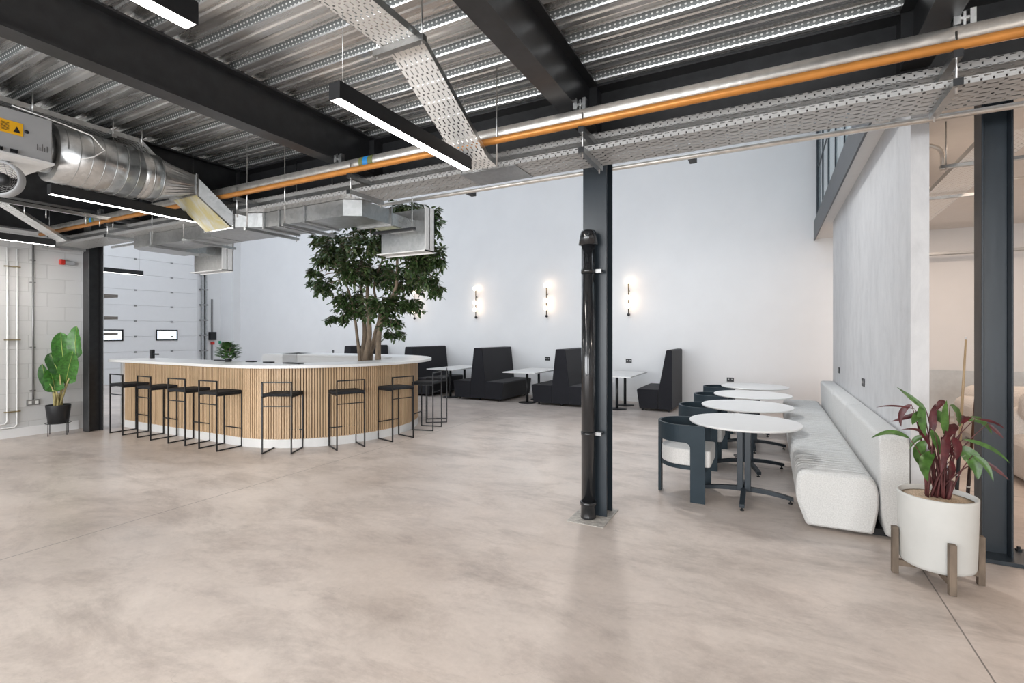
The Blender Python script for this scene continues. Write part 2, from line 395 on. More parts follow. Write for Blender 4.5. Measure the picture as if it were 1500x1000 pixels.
MB().box(0, .12, -.09, .14, 0, .3).build('housing', MBLK, ctl, bevel=.008)
MB().box(0, .1, -.02, .08, -.16, -.06).build('switch_box', MRED, ctl, bevel=.005)
m = MB(); m.box(0, .05, .0, .05, .3, 1.5); m.box(0, .05, .0, .05, -1.35, -.16); m.build('conduit', MSKT, ctl)
tag(boxo('exit_sign', MGRN, (FX + .001, FX + .02, 11.28, 11.42, 1.2, 1.32)), 'small green call point beside the door controls', 'sign')

# ------------------------------------------------------------------ structural steel
def ibeam_y(x, y0, y1, z0, z1, w, ft=.018, wt=.012):
    m = MB(); m.box(x - w / 2, x + w / 2, y0, y1, z0, z0 + ft); m.box(x - w / 2, x + w / 2, y0, y1, z1 - ft, z1); m.box(x - wt / 2, x + wt / 2, y0, y1, z0 + ft, z1 - ft); return m
for x, lab in ((-3.86, 'black steel beam over the bar side, left of the twin trays'), (-1.37, 'black steel beam running to the column in the middle'), (.83, 'black steel beam at the right, nearest the plaster wall'),
               (-6.15, 'black steel beam above the round duct'), (-8.5, 'black steel beam between the round duct and the blockwork wall')):
    tag(ibeam_y(x, -6, 4.04, 3.31, DZ, .155).build('steel_beam', MSTL), lab, 'beam')
tag(ibeam_y(LX + .09, -6, 4.04, 3.2, DZ, .16).build('steel_beam', MSTL), 'black steel beam along the top of the blockwork wall', 'beam')
m = MB(); m.box(LX, 7.8, 4.05, 4.33, 3.2, 3.222); m.box(LX, 7.8, 4.05, 4.33, DZ - .022, DZ); m.box(LX, 7.8, 4.183, 4.197, 3.22, DZ - .02)
for x in (-8.5, -6.15, -3.86, -1.37, .83): m.box(x - .07, x + .07, 4.05, 4.19, 3.22, DZ - .02)
tag(m.build('edge_beam', MSTL), 'deep black edge beam spanning the room at the end of the deck', 'beam')

def hcol(name, label, x, y, w, d, mt, z1, flange='x', ft=.017):
    r = thing(name, label, 'column', (x, y, 0))
    m = MB()
    if flange == 'y':      # flanges face +-y
        m.box(-w / 2, w / 2, -d / 2, -d / 2 + ft, 0, z1); m.box(-w / 2, w / 2, d / 2 - ft, d / 2, 0, z1); m.box(-.006, .006, -d / 2 + ft, d / 2 - ft, 0, z1)
    else:
        m.box(-w / 2, -w / 2 + ft, -d / 2, d / 2, 0, z1); m.box(w / 2 - ft, w / 2, -d / 2, d / 2, 0, z1); m.box(-w / 2 + ft, w / 2 - ft, -.006, .006, 0, z1)
    m.build('shaft', mt, r, bevel=.002, seg=1)
    return r
cc = hcol('steel_column', 'black steel column in the middle with a black drainpipe', -1.365, 4.28, .215, .185, MBLU, 3.2, 'y')
MB().box(-.17, .15, -.33, .14, 0, .006).build('floor_patch', mat('rough_screed', (.42, .40, .37), .9, var=.3, scale=30, bump=.8), cc, label='rough patched concrete square')
cl = hcol('steel_column', 'black steel column beside the blockwork wall at left', -9.86, 4.03, .19, .20, MSTL, 3.2, 'y')
cr = hcol('steel_column', 'slate grey steel column at right with a bolted base plate', 1.425, 4.76, .17, .147, MBLU, 3.5, 'x', .012)
m = MB(); m.box(-.15, .26, -.17, .16, 0, .028); m.build('base_plate', MBLU, cr, bevel=.002)
m = MB()
for x, y in ((-.12, -.13), (.17, -.09), (.17, .11)): m.lathe([(.02, 0), (.02, .014), (.011, .015), (.011, .03), (0, .03)], (x, y, .028), 6, False)
m.build('bolts', MBLK, cr)
# drainpipe
dp = thing('drainpipe', 'glossy black drainpipe standing against the middle column', 'pipe', (-1.395, 4.105, 0))
m = MB().tube([(0, 0, .08), (0, 0, 2.44)], .060, 28); m.build('pipe', MPVC, dp)
MB().lathe([(.064, 0), (.068, .01), (.064, .02), (.064, .11), (.071, .115), (.071, .14), (.063, .145)], (0, 0, .006), 28).build('socket', MPVC, dp)
MB().lathe([(.061, 2.36), (.085, 2.365), (.068, 2.465), (.060, 2.485), (.02, 2.495), (0, 2.497)], (0, 0, 0), 18).build('cap', MPVC, dp)
for z in (.72, 2.12):
    m = MB(); m.lathe([(.061, 0), (.064, 0), (.064, .03), (.061, .03)], (0, 0, z), 28, caps=False); m.build('clamp_band', MPVC, dp)
    m = MB(); m.box(.062, .115, .0, .004, z, z + .03); m.box(.062, .115, .004, .055, z, z + .005); m.box(.062, .115, .004, .055, z + .025, z + .03)
    m.build('bracket', MSKT, dp)

# ------------------------------------------------------------------ services under the edge beam
X0, X1 = LX, 4.6
pw = thing('lagged_pipe', 'long silver foil lagged pipe running under the deck edge', 'pipe', (0, 3.50, 3.205))
MB().tube([(X0 + .1, 0, 0), (X1, 0, 0)], .056, 24).build('pipe', MFOIL, pw)
m = MB()
for x in (-8.55, -3.6): m.lathe([(.0575, 0), (.0575, .16)], (0, 0, 0), 24)
for i, x in enumerate((-8.6, -3.42)):
    MB().tube([(x, 0, 0), (x + .17, 0, 0)], .0575, 24, caps=False).build('label_band', mat('olive_band', (.13, .15, .05), .5), pw)
    MB().tube([(x + .05, 0, 0), (x + .11, 0, 0)], .0585, 24, caps=False).build('label_band', MBLUE, pw, label='blue band')
for x in (-8.35, -6.0, -3.72, -1.25, .93, 3.3):
    m = MB(); m.box(x - .006, x + .006, -.01, .01, .03, .13); m.box(x - .05, x - .02, -.025, .025, .06, .13); m.box(x + .02, x + .045, -.02, .02, .05, .135); m.box(x - .05, x + .045, -.015, .015, .085, .10); m.tube([(x - .035, 0, .02), (x - .035, 0, .15)], .006, 6)
    m.build('beam_clamp', MGD, pw)
tag(MB().tube([(X0 + .3, 3.415, 3.125), (X1, 3.415, 3.125)], .027, 20).build('copper_pipe', MCOP), 'long copper coloured pipe just below the foil lagged pipe', 'pipe')
tr = thing('cable_tray', 'wide slotted cable tray crossing the whole room on struts', 'cable tray', (0, 0, 0))
m = MB(); m.box(X0 + .1, X1, 3.50, 3.86, 2.945, 2.948); m.build('tray_base', MTR1, tr)
m = MB(); m.box(X0 + .1, X1, 3.498, 3.502, 2.945, 2.982); m.build('side_rail', MTR3, tr)
m = MB(); m.box(X0 + .1, X1, 3.858, 3.862, 2.945, 2.982); m.build('side_rail', MTR3, tr)
MB().box(-2.32, -1.80, 3.505, 3.85, 2.938, 2.944).build('junction_plate', MG, tr, label='plain steel cover plate')
t2 = thing('narrow_cable_tray', 'narrow slotted tray running above and behind the wide tray', 'cable tray')
m = MB(); m.box(X0 + .1, X1, 3.66, 3.82, 3.085, 3.088); m.build('tray_base', MTR1, t2)
MB().box(X0 + .1, X1, 3.818, 3.822, 3.085, 3.15).build('side_rail', MGD, t2)
MB().box(X0 + .1, X1, 3.655, 3.662, 3.085, 3.13).build('side_rail', MTR3, t2)
m = MB().tube([(X0 + .1, 4.44, 3.105), (X1, 4.44, 3.105)], .022, 12); tag(m.build('steel_conduit', MFOIL), 'slim pale pipe below the far edge of the wide tray', 'pipe')
m = MB().tube([(X0 + .1, 4.38, 3.15), (X1, 4.38, 3.15)], .018, 12); tag(m.build('steel_conduit', MFOIL), 'thin pale pipe tucked beside the slim pipe above it', 'pipe')
labs = ['trapeze strut hanger near the blockwork wall', 'trapeze strut hanger to the left of the round duct', 'trapeze strut hanger above the tee in the square duct', 'trapeze strut hanger just left of the hanging tree-side grille',
        'trapeze strut hanger in front of the middle column', 'trapeze strut hanger near the plaster wall', 'trapeze strut hanger at the right edge of the photo']
proto = None
for i, x in enumerate((-9.7, -8.0, -5.2, -3.5, -1.21, .88, 3.1)):
    if proto is None:
        r = thing('strut_hanger', labs[0], 'hanger', (x, 3.4, 2.905), 0, 'strut hangers under the edge beam')
        m = MB(); m.box(-.02, .02, 0, .46, .0, .04); m.build('strut', MG, r); MB().box(-.021, .021, -.004, .0, 0, .04).build('end_cap', MBLK, r)
        m = MB(); m.box(-.02, .02, -.0, .42, .15, .19); m.build('strut', MG, r); MB().box(-.021, .021, -.004, .0, .15, .19).build('end_cap', MBLK, r)
        for y in (.03, .43): MB().tube([(0, y, -.03), (0, y, .30)], .006, 8).build('rod', MGD, r)
        proto = r
    else: dup(proto, (x, 3.4, 2.905), 0, labs[i])
# bracket stubs that poke out behind the conduits
for x, lab in ((-2.88, 'short black bracket end poking out left of the middle column'), (-.6, 'short black bracket end poking out right of the middle column')):
    tag(boxo('bracket_end', MBLK, (x - .03, x + .03, 4.5, 4.62, 3.10, 3.14)), lab, 'bracket')

# sloping tray in the middle, and two more at left
def ytray(name, label, pts, w, extra=None):
    r = thing(name, label, 'cable tray')
    m = MB(); 
    for (x0, y0, z0), (x1, y1, z1) in zip(pts, pts[1:]):
        m.add([(x0 - w / 2, y0, z0), (x0 + w / 2, y0, z0), (x1 + w / 2, y1, z1), (x1 - w / 2, y1, z1)], [(0, 1, 2, 3)])
    m.build('tray_base', MTR2, r, recalc=False)
    m = MB()
    for sgn in (-1, 1):
        for (x0, y0, z0), (x1, y1, z1) in zip(pts, pts[1:]):
            X = sgn * w / 2
            m.add([(x0 + X, y0, z0), (x1 + X, y1, z1), (x1 + X, y1, z1 + .045), (x0 + X, y0, z0 + .045)], [(0, 1, 2, 3)])
    m.build('side_rail', MGD, r, solid=.002)
    return r
c = ytray('cable_tray', 'white slotted cable tray dropping from the deck behind the nearest hanging light', [(-2.06, -2.0, 3.42), (-2.06, 2.50, 3.42), (-2.10, 3.36, 2.975), (-2.10, 3.50, 2.955)], .27)
m = MB(); m.box(-2.26, -1.86, 2.40, 2.44, 3.375, 3.415); m.build('strut', MG, c)
MB().tube([(-1.88, 2.42, 3.36), (-1.88, 2.42, DZ)], .005, 8).build('rod', MGD, c)
MB().tube([(-2.24, 2.42, 3.36), (-2.24, 2.42, DZ)], .005, 8).build('rod', MGD, c)
MB().tube([(-1.93, 3.44, 2.92), (-1.93, 3.44, DZ)], .006, 8).build('rod', MGD, c)
c = ytray('cable_tray', 'slotted cable tray running above the round duct', [(-5.9, -2.0, 3.56), (-5.9, 2.75, 3.56), (-5.98, 3.35, 3.12)], .3)
for y in (1.9, 2.5, 2.75): MB().tube([(-5.72, y, 3.5), (-5.72, y, DZ)], .006, 8).build('rod', MGD, c)
m = MB(); m.box(-6.08, -5.70, 2.48, 2.52, 3.52, 3.555); m.build('strut', MG, c)
c = ytray('cable_tray', 'slotted cable tray sloping down above the light at far left', [(-9.2, 1.0, 3.40), (-9.2, 2.72, 3.36), (-9.3, 3.42, 2.955)], .28)
for y in (1.5, 2.5): MB().tube([(-9.05, y, 3.3), (-9.05, y, DZ)], .006, 8).build('rod', MGD, c)
# bright strut with rods behind, over the far left light
r = thing('strut_rail', 'long thin strut on rods above the light at far left', 'strut rail', (-7.9, 2.2, 3.12))
MB().box(-.02, .02, 0, 1.9, 0, .04).build('strut', MGD, r)
for y in (.35, .55, .95, 1.1, 1.25): MB().tube([(0, y, -.1), (0, y, .02)], .006, 8).build('rod', MGD, r)

# ------------------------------------------------------------------ ductwork
sd = thing('spiral_duct', 'round spiral-seam galvanised duct high at the left', 'duct', (-5.80, 0, 3.24))
def ring(y, r, n=40): return [(r * math.cos(2 * PI * k / n), y, r * math.sin(2 * PI * k / n)) for k in range(n)]
m = MB(); m.loft([ring(2.03, .262), ring(2.70, .262)]); m.build('duct_body', MGD, sd)
m = MB(); m.loft([ring(1.96, .19), ring(2.03, .19)]); m.build('neck', MG, sd)
m = MB()
for k in range(7):
    y = 2.08 + k * .095
    m.tube([(.2635 * math.cos(2 * PI * q / 40), y + .095 * q / 40, .2635 * math.sin(2 * PI * q / 40)) for q in range(41)], .0035, 5, caps=False)
m.build('spiral_seam', MG, sd)
m = MB(); m.loft([ring(2.70, .240), ring(2.90, .240)]); m.build('collar', MGD, sd)
for y in (2.705, 2.80, 2.89):
    m = MB(); m.loft([ring(y - .006, .245), ring(y + .006, .245)]); m.build('collar_bead', MG, sd)
# round-to-square transition
def sq(y, x0, x1, z0, z1, n=40):
    out = []
    for k in range(n):
        t = 2 * PI * k / n; c_, s_ = math.cos(t), math.sin(t); q = max(abs(c_), abs(s_)); out.append(((x0 + x1) / 2 + c_ / q * (x1 - x0) / 2, y, (z0 + z1) / 2 + s_ / q * (z1 - z0) / 2))
    return out
m = MB(); m.loft([ring(2.90, .235), sq(3.20, -.24, .24, -.11, .08)], smooth=False); m.build('transition', MGD, sd)
# square drop and tee
rd = thing('square_duct', 'rectangular galvanised duct dropping under the trays with a tee', 'duct', (0, 0, 0))
def flange(m, x0, x1, z0, z1, y, t=.012, o=.02):
    m.box(x0 - o, x1 + o, y - t, y + t, z0 - o, z0); m.box(x0 - o, x1 + o, y - t, y + t, z1, z1 + o); m.box(x0 - o, x0, y - t, y + t, z0, z1); m.box(x1, x1 + o, y - t, y + t, z0, z1)
m = MB(); m.loft([[(-6.04, 3.20, 3.13), (-5.56, 3.20, 3.13), (-5.56, 3.20, 3.32), (-6.04, 3.20, 3.32)], [(-5.84, 3.46, 2.79), (-5.33, 3.46, 2.79), (-5.33, 3.46, 2.95), (-5.84, 3.46, 2.95)]], smooth=False, caps=False)
m.build('drop_section', MG, rd)
t_ = NT('stained_galvanised'); n_ = t_.noise(t_.coords((2, 1, 1)), 5, 5, .6, 1.0); t_.link(t_.ramp(n_, [(.35, (.52, .53, .50)), (.6, (.50, .44, .22))]), t_.b.inputs['Base Color']); t_.b.inputs['Roughness'].default_value = .45; t_.b.inputs['Metallic'].default_value = .3
m = MB(); m.add([(-6.02, 3.205, 3.120), (-5.58, 3.205, 3.120), (-5.35, 3.455, 2.782), (-5.82, 3.455, 2.782)], [(0, 1, 2, 3)]); m.build('underside_panel', t_.m, rd, label='yellowish stained underside panel')
m = MB(); flange(m, -6.04, -5.56, 3.13, 3.32, 3.20); m.build('flange', MG, rd, bevel=.002, seg=1)
m = MB(); flange(m, -5.84, -5.33, 2.79, 2.95, 3.47); m.build('flange', MGD, rd, bevel=.002, seg=1)
for x in (-7.3, -5.0, -4.75, -4.35):
    m = MB(); m.box(x - .012, x + .012, 3.60, 4.09, 2.76, 2.78); m.box(x - .012, x + .012, 3.60, 3.62, 2.78, 2.95); m.box(x - .012, x + .012, 3.60, 4.09, 2.94, 2.96); m.build('flange', MG, rd, bevel=.002, seg=1)
m = MB(); m.box(-4.12, -3.62, 4.13, 4.155, 2.76, 2.96); m.build('flange', MG, rd, bevel=.002, seg=1)
m = MB()
m.prism([(-5.84, 3.47), (-5.33, 3.47), (-5.0, 3.62), (-5.0, 4.07), (-6.05, 4.07), (-6.05, 3.72)], 2.785, 2.94)
m.build('tee_section', MG, rd)
m = MB(); m.prism([(-5.0, 3.62), (-3.80, 3.62), (-3.64, 3.72), (-3.64, 4.14), (-4.10, 4.14), (-4.10, 4.07), (-5.0, 4.07)], 2.78, 2.94); m.build('run_section', MG, rd)
m = MB(); m.prism([(-6.05, 3.66), (-6.05, 4.07), (-7.40, 4.07), (-7.40, 4.4), (-7.95, 4.4), (-7.95, 3.78), (-7.82, 3.66)], 2.78, 2.94); m.build('run_section', MG, rd)
m = MB(); m.box(-4.0, -3.68, 4.15, 4.60, 2.79, 2.92); m.build('spigot', MGD, rd); m = MB(); m.box(-7.85, -7.5, 4.4, 4.60, 2.79, 2.92); m.build('spigot', MGD, rd)
MB().box(-3.98, -3.72, 4.2, 4.5, 2.783, 2.789).build('stain', mat('lime_stain', (.50, .55, .42), .7, var=.3, scale=30), rd, label='greenish stained patch')
for x0, x1, lab in ((-4.20, -3.47, 'open-backed square grille box in front of the tree crown'), (-8.04, -7.22, 'square grille box at left in front of the sectional door')):
    g = thing('grille_box', lab, 'grille box', ((x0 + x1) / 2, 4.6, 2.54))
    w = (x1 - x0) / 2; m = MB(); m.box(-w, w, 0, .012, 0, .50); m.build('back_plate', MG, g)
    m = MB(); m.box(-w, w, -.07, .10, 0, .012); m.box(w - .012, w, -.07, .10, 0, .50); m.box(-w, -w + .012, .0, .10, 0, .50)
    m.box(-w, w, .09, .10, -.012, .51); m.build('frame_lip', MTOP, g)
dlabs = ['hanger bar under the square duct, left end', 'hanger bar under the square duct beside the drop', 'hanger bar under the square duct before its turn', 'hanger bar under the small spigot by the grille box']
for i, (x, ya, yb, z) in enumerate(((-7.2, 3.55, 4.2, 2.73), (-5.1, 3.45, 4.15, 2.73), (-4.55, 3.5, 4.2, 2.73), (-6.4, 3.5, 4.2, 2.73))):
    g = thing('duct_hanger', ['hanger bar under the left arm of the square duct', dlabs[1], dlabs[2], 'hanger bar under the square duct between tee and left arm'][i], 'hanger', (x, ya, z), 0, 'duct hangers')
    MB().box(-.015, .015, 0, yb - ya, 0, .03).build('strut', MG, g)
    for y in (.03, yb - ya - .03): MB().tube([(0, y, -.02), (0, y, DZ - z)], .005, 8).build('rod', MGD, g)
g = thing('duct_hanger', dlabs[3], 'hanger', (-4.1, 4.38, 2.75)); MB().box(0, .6, -.015, .015, 0, .03).build('strut', MBLK, g)
for x in (.04, .56): MB().tube([(x, 0, -.02), (x, 0, .45)], .005, 8).build('rod', MGD, g)
# free rods to the deck seen over the black beam
for x, y, z, lab in ((-4.63, 2.69, 3.0, 'thin ceiling rod beside the black beam over the bar'),):
    pass
# fan coil box
ac = thing('fan_coil_unit', 'grey ceiling fan coil unit with a yellow label at top left', 'fan coil unit', (-5.5, 1.955, 3.05))
MB().box(-.75, 0, -1.1, 0, .02, .385).build('casing', MGREY, ac, bevel=.006)
MB().box(-.77, .012, -1.1, .012, 0, .02).build('base_tray', MTOP, ac)
m = MB(); m.box(.001, .006, -.33, -.19, .18, .285); m.build('warning_label', MYEL, ac)
m = MB()
for k in range(7): m.box(.006, .0075, -.325 + .0, -.275, .20 + k * .01, .204 + k * .01)
m.add([(.0075, -.25, .20), (.0075, -.205, .20), (.0075, -.228, .25)], [(0, 1, 2)]); m.build('label_print', MBLK, ac)
MB().lathe([(.016, 0), (.012, .006), (0, .007)], (0, 0, 0), 14).build('cable_gland', MBLK, ac).matrix_local = Matrix.Translation((0, -.165, .23)) @ Matrix.Rotation(PI / 2, 4, 'Y')
m = MB()
for y in (-.36, -.27):
    for k in range(5): m.box(.001, .02, y + k * .01, y + k * .01 + .005, .03, .055)
m.build('terminal_block', MBLK, ac)
m = MB()
for k, hgt in enumerate((.05, .03, .06, .035, .05)): m.box(.001, .003, -.10 + k * .016, -.095 + k * .016, .10, .10 + hgt)
m.build('casing_print', mat('print_grey', (.12, .12, .12), .6), ac)
MB().tube([(-.02, -.25, .42), (-.05, .1, .40), (.05, .26, .34), (.10, .34, .22), (.09, .26, .14), (.04, .18, .10)], .006, 8).build('cable', MTOP, ac)
fn = thing('extract_fan', 'round mesh-guarded fan under the fan coil unit at the left edge', 'fan', (-5.75, 1.72, 2.90))
m = MB(); m.lathe([(.15, -.02), (.15, .05), (.13, .05)], n=30, caps=False); o = m.build('guard_ring', MGREY, fn); 
m = MB()
for k in range(1, 9): m.tube([(.15 * k / 9 * math.cos(2 * PI * q / 24), .15 * k / 9 * math.sin(2 * PI * q / 24), -.06 * math.cos(PI / 2 * k / 9)) for q in range(25)], .0025, 4, caps=False)
for k in range(12):
    a = 2 * PI * k / 12; m.tube([(.15 * q / 6 * math.cos(a), .15 * q / 6 * math.sin(a), -.06 * math.cos(PI / 2 * q / 6)) for q in range(7)], .0025, 4)
o2 = m.build('mesh_guard', MSKT, fn); o3 = MB().lathe([(.05, -.02), (.05, .03), (0, .03)], n=20).build('motor', MBLK, fn)
for q in (o, o2, o3): q.rotation_euler = (PI / 2, 0, .75)

# ------------------------------------------------------------------ hanging linear lights
def led(label, x, y0, y1, z=2.9):
    r = thing('linear_pendant_light', label, 'ceiling light', (x, y0, z), 0, 'linear pendant lights')
    L = y1 - y0
    m = MB(); m.box(-.042, .042, 0, L, .006, .095); m.box(-.042, -.036, 0, L, 0, .006); m.box(.036, .042, 0, L, 0, .006); m.box(-.036, .036, 0, .006, 0, .006); m.box(-.036, .036, L - .006, L, 0, .006)
    m.build('housing', MBLK, r)
    MB().box(-.036, .036, .006, L - .006, .001, .0055).build('diffuser', MDIF, r)
    for y in (.06, L - .06): MB().tube([(0, y, .095), (0, y, DZ - z)], .0018, 6).build('suspension_wire', MGD, r)
    a = bpy.data.lights.new('led', 'AREA'); a.shape = 'RECTANGLE'; a.size = .07; a.size_y = L; a.energy = LEDW; a.color = (1, .95, .89)
    lo = bpy.data.objects.new('light_source', a); COL.objects.link(lo); lo.parent = r; lo.location = (0, L / 2, -.004)
    return r
LEDW = 15
led('black linear light with a bright white strip, hanging nearest the middle column', -2.145, 1.98, 3.34)
led('black linear light cut off by the top edge of the photo', -2.18, -.15, 1.24)
led('black linear light hanging under the round duct', -5.97, 2.10, 3.46)
led('black linear light at the far left in front of the blockwork wall', -9.46, 2.0, 3.39)
led('black linear light beyond the left column in front of the sectional door', -12.5, 4.7, 6.02)
for (x, y) in ((-2.18, -4.2), (-5.97, -2.2), (-9.46, -2.2), (2.0, -.2), (2.0, -4.0)):  # extra unseen lamps without fixtures, added to light the near floor
    a = bpy.data.lights.new('led', 'AREA'); a.shape = 'RECTANGLE'; a.size = .1; a.size_y = 1.4; a.energy = LEDW; a.color = (1, .95, .89)
    lo = bpy.data.objects.new('light_source', a); COL.objects.link(lo); lo.location = (x, y, 2.9)

# ------------------------------------------------------------------ left wall items
g = thing('power_conduit', 'grey steel conduit with a double socket on the blockwork wall', 'conduit', (LX, 3.42, 0))
MB().tube([(.02, 0, .56), (.02, 0, 3.1)], .012, 10).build('pipe', MSKT, g)
MB().box(0, .035, -.075, .075, .47, .56).build('socket_box', MSKT, g, bevel=.004)
m = MB(); m.box(.035, .037, -.06, -.02, .49, .54); m.box(.035, .037, .02, .06, .49, .54); m.build('socket_face', MTOP, g)
m = MB()
for z in (.7, 1.38, 2.4, 2.75): m.box(0, .02, -.035, .035, z - .01, z + .01)
m.build('saddle_clips', MSKT, g)
g = thing('white_pipework', 'pair of white painted pipes with clips at the far left of the blockwork wall', 'pipe', (LX, 3.12, 0))
MB().tube([(.03, 0, 2.9), (.03, 0, .26), (.03, -.03, .22), (.03, -1.5, .22)], .012, 10).build('pipe', MTOP, g)
MB().tube([(.03, .11, 2.9), (.03, .11, .20), (.03, .08, .16), (.03, -1.5, .16)], .012, 10).build('pipe', MTOP, g)
m = MB()
for z in (.4, 1.5, 2.62): m.box(.0, .045, -.03, .15, z - .008, z + .008)
m.build('clips', mat('brass_clip', (.30, .25, .14), .4, .6), g)
g = thing('alarm_sounder', 'red and grey alarm sounder high on the blockwork wall', 'alarm', (LX, 3.74, 2.72))
MB().box(0, .07, 0, .07, 0, .09).build('beacon', MRED, g, bevel=.015); MB().box(0, .06, .07, .2, .005, .07).build('housing', MGREY, g, bevel=.008)

# ------------------------------------------------------------------ bar counter
CX, CY, RX, RY, XL = -6.7, 6.05, 1.45, 1.6, -9.8
def outline(o, n=48, xl=XL, xr=None):
    pts = [(xl, CY - RY - o)]
    for k in range(n + 1):
        t = -PI / 2 + PI * k / n; pts.append((CX + (RX + o) * math.cos(t), CY + (RY + o) * math.sin(t)))
    pts.append((-9.45 if xr is None else xr, CY + RY + o)); return pts
def band(m, oo, oi, z0, z1):
    A = outline(oo); B = outline(oi); n = len(A)
    vs = [(x, y, z0) for x, y in A] + [(x, y, z1) for x, y in A] + [(x, y, z0) for x, y in B] + [(x, y, z1) for x, y in B]
    fs = []
    for i in range(n - 1): fs += [(i, i + 1, n + i + 1, n + i), (2 * n + i, 3 * n + i, 3 * n + i + 1, 2 * n + i + 1), (n + i, n + i + 1, 3 * n + i + 1, 3 * n + i), (i, 2 * n + i, 2 * n + i + 1, i + 1)]
    fs += [(0, n, 3 * n, 2 * n), (n - 1, 3 * n - 1, 4 * n - 1, 2 * n - 1)]
    m.add(vs, fs, False)
bar_ = thing('bar_counter', 'long round-ended bar clad in pale vertical timber slats with a white top', 'bar counter')
m = MB(); band(m, .24, -.45, 1.125, 1.165); m.build('worktop', MTOP, bar_, bevel=.004)
m = MB(); band(m, -.03, -.06, 0, 1.125); m.build('backing_panel', mat('slat_backing', (.10, .075, .05), .8), bar_)
m = MB(); band(m, -.40, -.43, 0, 1.125); m.build('inner_panel', MTOP, bar_)
m = MB(); band(m, .0, -.03, 0, .125); m.build('plinth', MTOP, bar_)
# slats
m = MB(); P = outline(0, 160); path = [Vector((x, y, 0)) for x, y in P]; acc = 0; step = .0365; nxt = .02; ns = 0
for a, b in zip(path, path[1:]):
    L = (b - a).length; d = (b - a) / L
    while nxt <= acc + L:
        p = a + d * (nxt - acc); nrm = Vector((d.y, -d.x, 0))
        M = Matrix(((d.x, nrm.x, 0, p.x), (d.y, nrm.y, 0, p.y), (0, 0, 1, 0), (0, 0, 0, 1)))
        m.box(-.0125, .0125, -.028, .002, .12, 1.125, M); nxt += step; ns += 1
    acc += L
m.build('slat_cladding', MOAK, bar_)
m = MB(); m.box(-10.05, -9.8, 4.5, 5.1, 0, 1.125); m.box(-9.82, -9.79, 4.42, 5.1, 0, 1.125); m.build('end_panel', MTOP, bar_)
m = MB(); m.box(-9.55, -8.92, 6.86, 7.66, 0, 1.16); m.box(-9.5, -8.9, 6.85, 7.67, 1.125, 1.165); m.build('end_cabinet', MTOP, bar_)
# things on the bar
g = thing('beer_tap', 'small black tap on the left end of the bar', 'tap', (-9.55, 4.75, 1.165))
MB().box(-.03, .03, -.03, .03, 0, .15).build('body', MBLK, g, bevel=.006); MB().box(.03, .2, -.012, .012, .06, .085).build('lever', MBLK, g, bevel=.004)
for x, y, w, lab in ((-7.86, 4.79, .26, 'thin black mat on the bar to the left of the small leafy plant'), (-7.06, 4.79, .15, 'thin black mat on the bar, first right of the small leafy plant'), (-6.66, 4.79, .15, 'thin black mat on the bar, second right of the small leafy plant'), (-6.24, 4.80, .34, 'long thin black mat on the bar in front of the round end')):
    tag(MB().box(x, x + w, y, y + .09, 1.166, 1.182).build('bar_mat', MBLK, bevel=.003), lab, 'bar mat')
# shelves behind the bar
for z, lab in ((1.56, 'lowest floating shelf beside the left column'), (1.85, 'middle floating shelf beside the left column'), (2.24, 'top floating shelf beside the left column')):
    tag(MB().box(-11.6, -10.36, 4.362, 4.60, z, z + .05).build('wall_shelf', mat('shelf_brown', (.24, .22, .20), .5)), lab, 'shelf')

# ------------------------------------------------------------------ bar stools
def make_stool():
    r = thing('bar_stool', '', 'bar stool', (0, 0, 0), 0, 'black bar stools around the bar')
    W, D = .40, .38; t = .016
    # local: +y towards the bar, back posts at y=-D/2
    m = MB(); 
    m.box(-W / 2, W / 2, -D / 2, D / 2, .76, .80); so = m.build('seat_cushion', MSEAT, r, bevel=.015, seg=3)
    for sx in (-1, 1):
        x = sx * (W / 2 - t / 2); m = MB()
        m.box(x - t / 2, x + t / 2, -D / 2, -D / 2 + t, 0, .955); m.box(x - t / 2, x + t / 2, D / 2 - t, D / 2, 0, .765); m.box(x - t / 2, x + t / 2, -D / 2, D / 2, 0, t); m.box(x - t / 2, x + t / 2, -D / 2, D / 2, .745, .76)
        m.build('side_frame', MBLK, r)
    MB().box(-W / 2, W / 2, -D / 2, -D / 2 + t, .94, .956).build('back_rail', MBLK, r)
    MB().box(-W / 2 + t, W / 2 - t, -D / 2, -D / 2 + t, .625, .637).build('cross_rail', MBLK, r)
    MB().box(-W / 2 + t, W / 2 - t, D / 2 - t, D / 2, .25, .264).build('footrest', MBLK, r)
    return r
st = [[(-9.39, 4.05), (-8.99, 4.05), None, (-8.98, 4.41)], [(-8.61, 4.06), (-8.18, 4.05), (-8.56, 4.42), (-8.17, 4.43)],
 [(-7.74, 4.06), (-7.38, 4.08), (-7.72, 4.42), (-7.35, 4.45)], [(-7.02, 4.07), (-6.63, 4.08), (-7.01, 4.44), (-6.6, 4.44)],
 [(-5.98, 4.27), (-5.61, 4.47), (-6.16, 4.59), (-5.83, 4.82)], [(-5.23, 4.86), (-5.05, 5.23), (-5.54, 4.99), (-5.38, 5.37)],
 [(-4.92, 5.63), (-4.83, 6.03), (-5.28, 5.69), (-5.18, 6.08)], [(-4.89, 6.6), (-4.98, 6.95), (-5.25, 6.48), (-5.36, 6.84)],
 [(-5.14, 7.34), (-5.36, 7.66), (-5.48, 7.10), (-5.70, 7.44)]]
slab = ['bar stool at the left end of the bar, closest to the left column', 'second bar stool along from the left column', 'third bar stool along from the left column', 'bar stool fourth from the left column, last on the straight front of the bar',
        'bar stool standing alone at the start of the curve, fifth from the left', 'bar stool on the curve below the tree trunks', 'bar stool on the curve, nearest the middle of the room', 'bar stool at the round right end of the bar, overlapping the grey booth',
        'bar stool furthest round behind the right end of the bar']
sp = make_stool(); sp['label'] = slab[0]
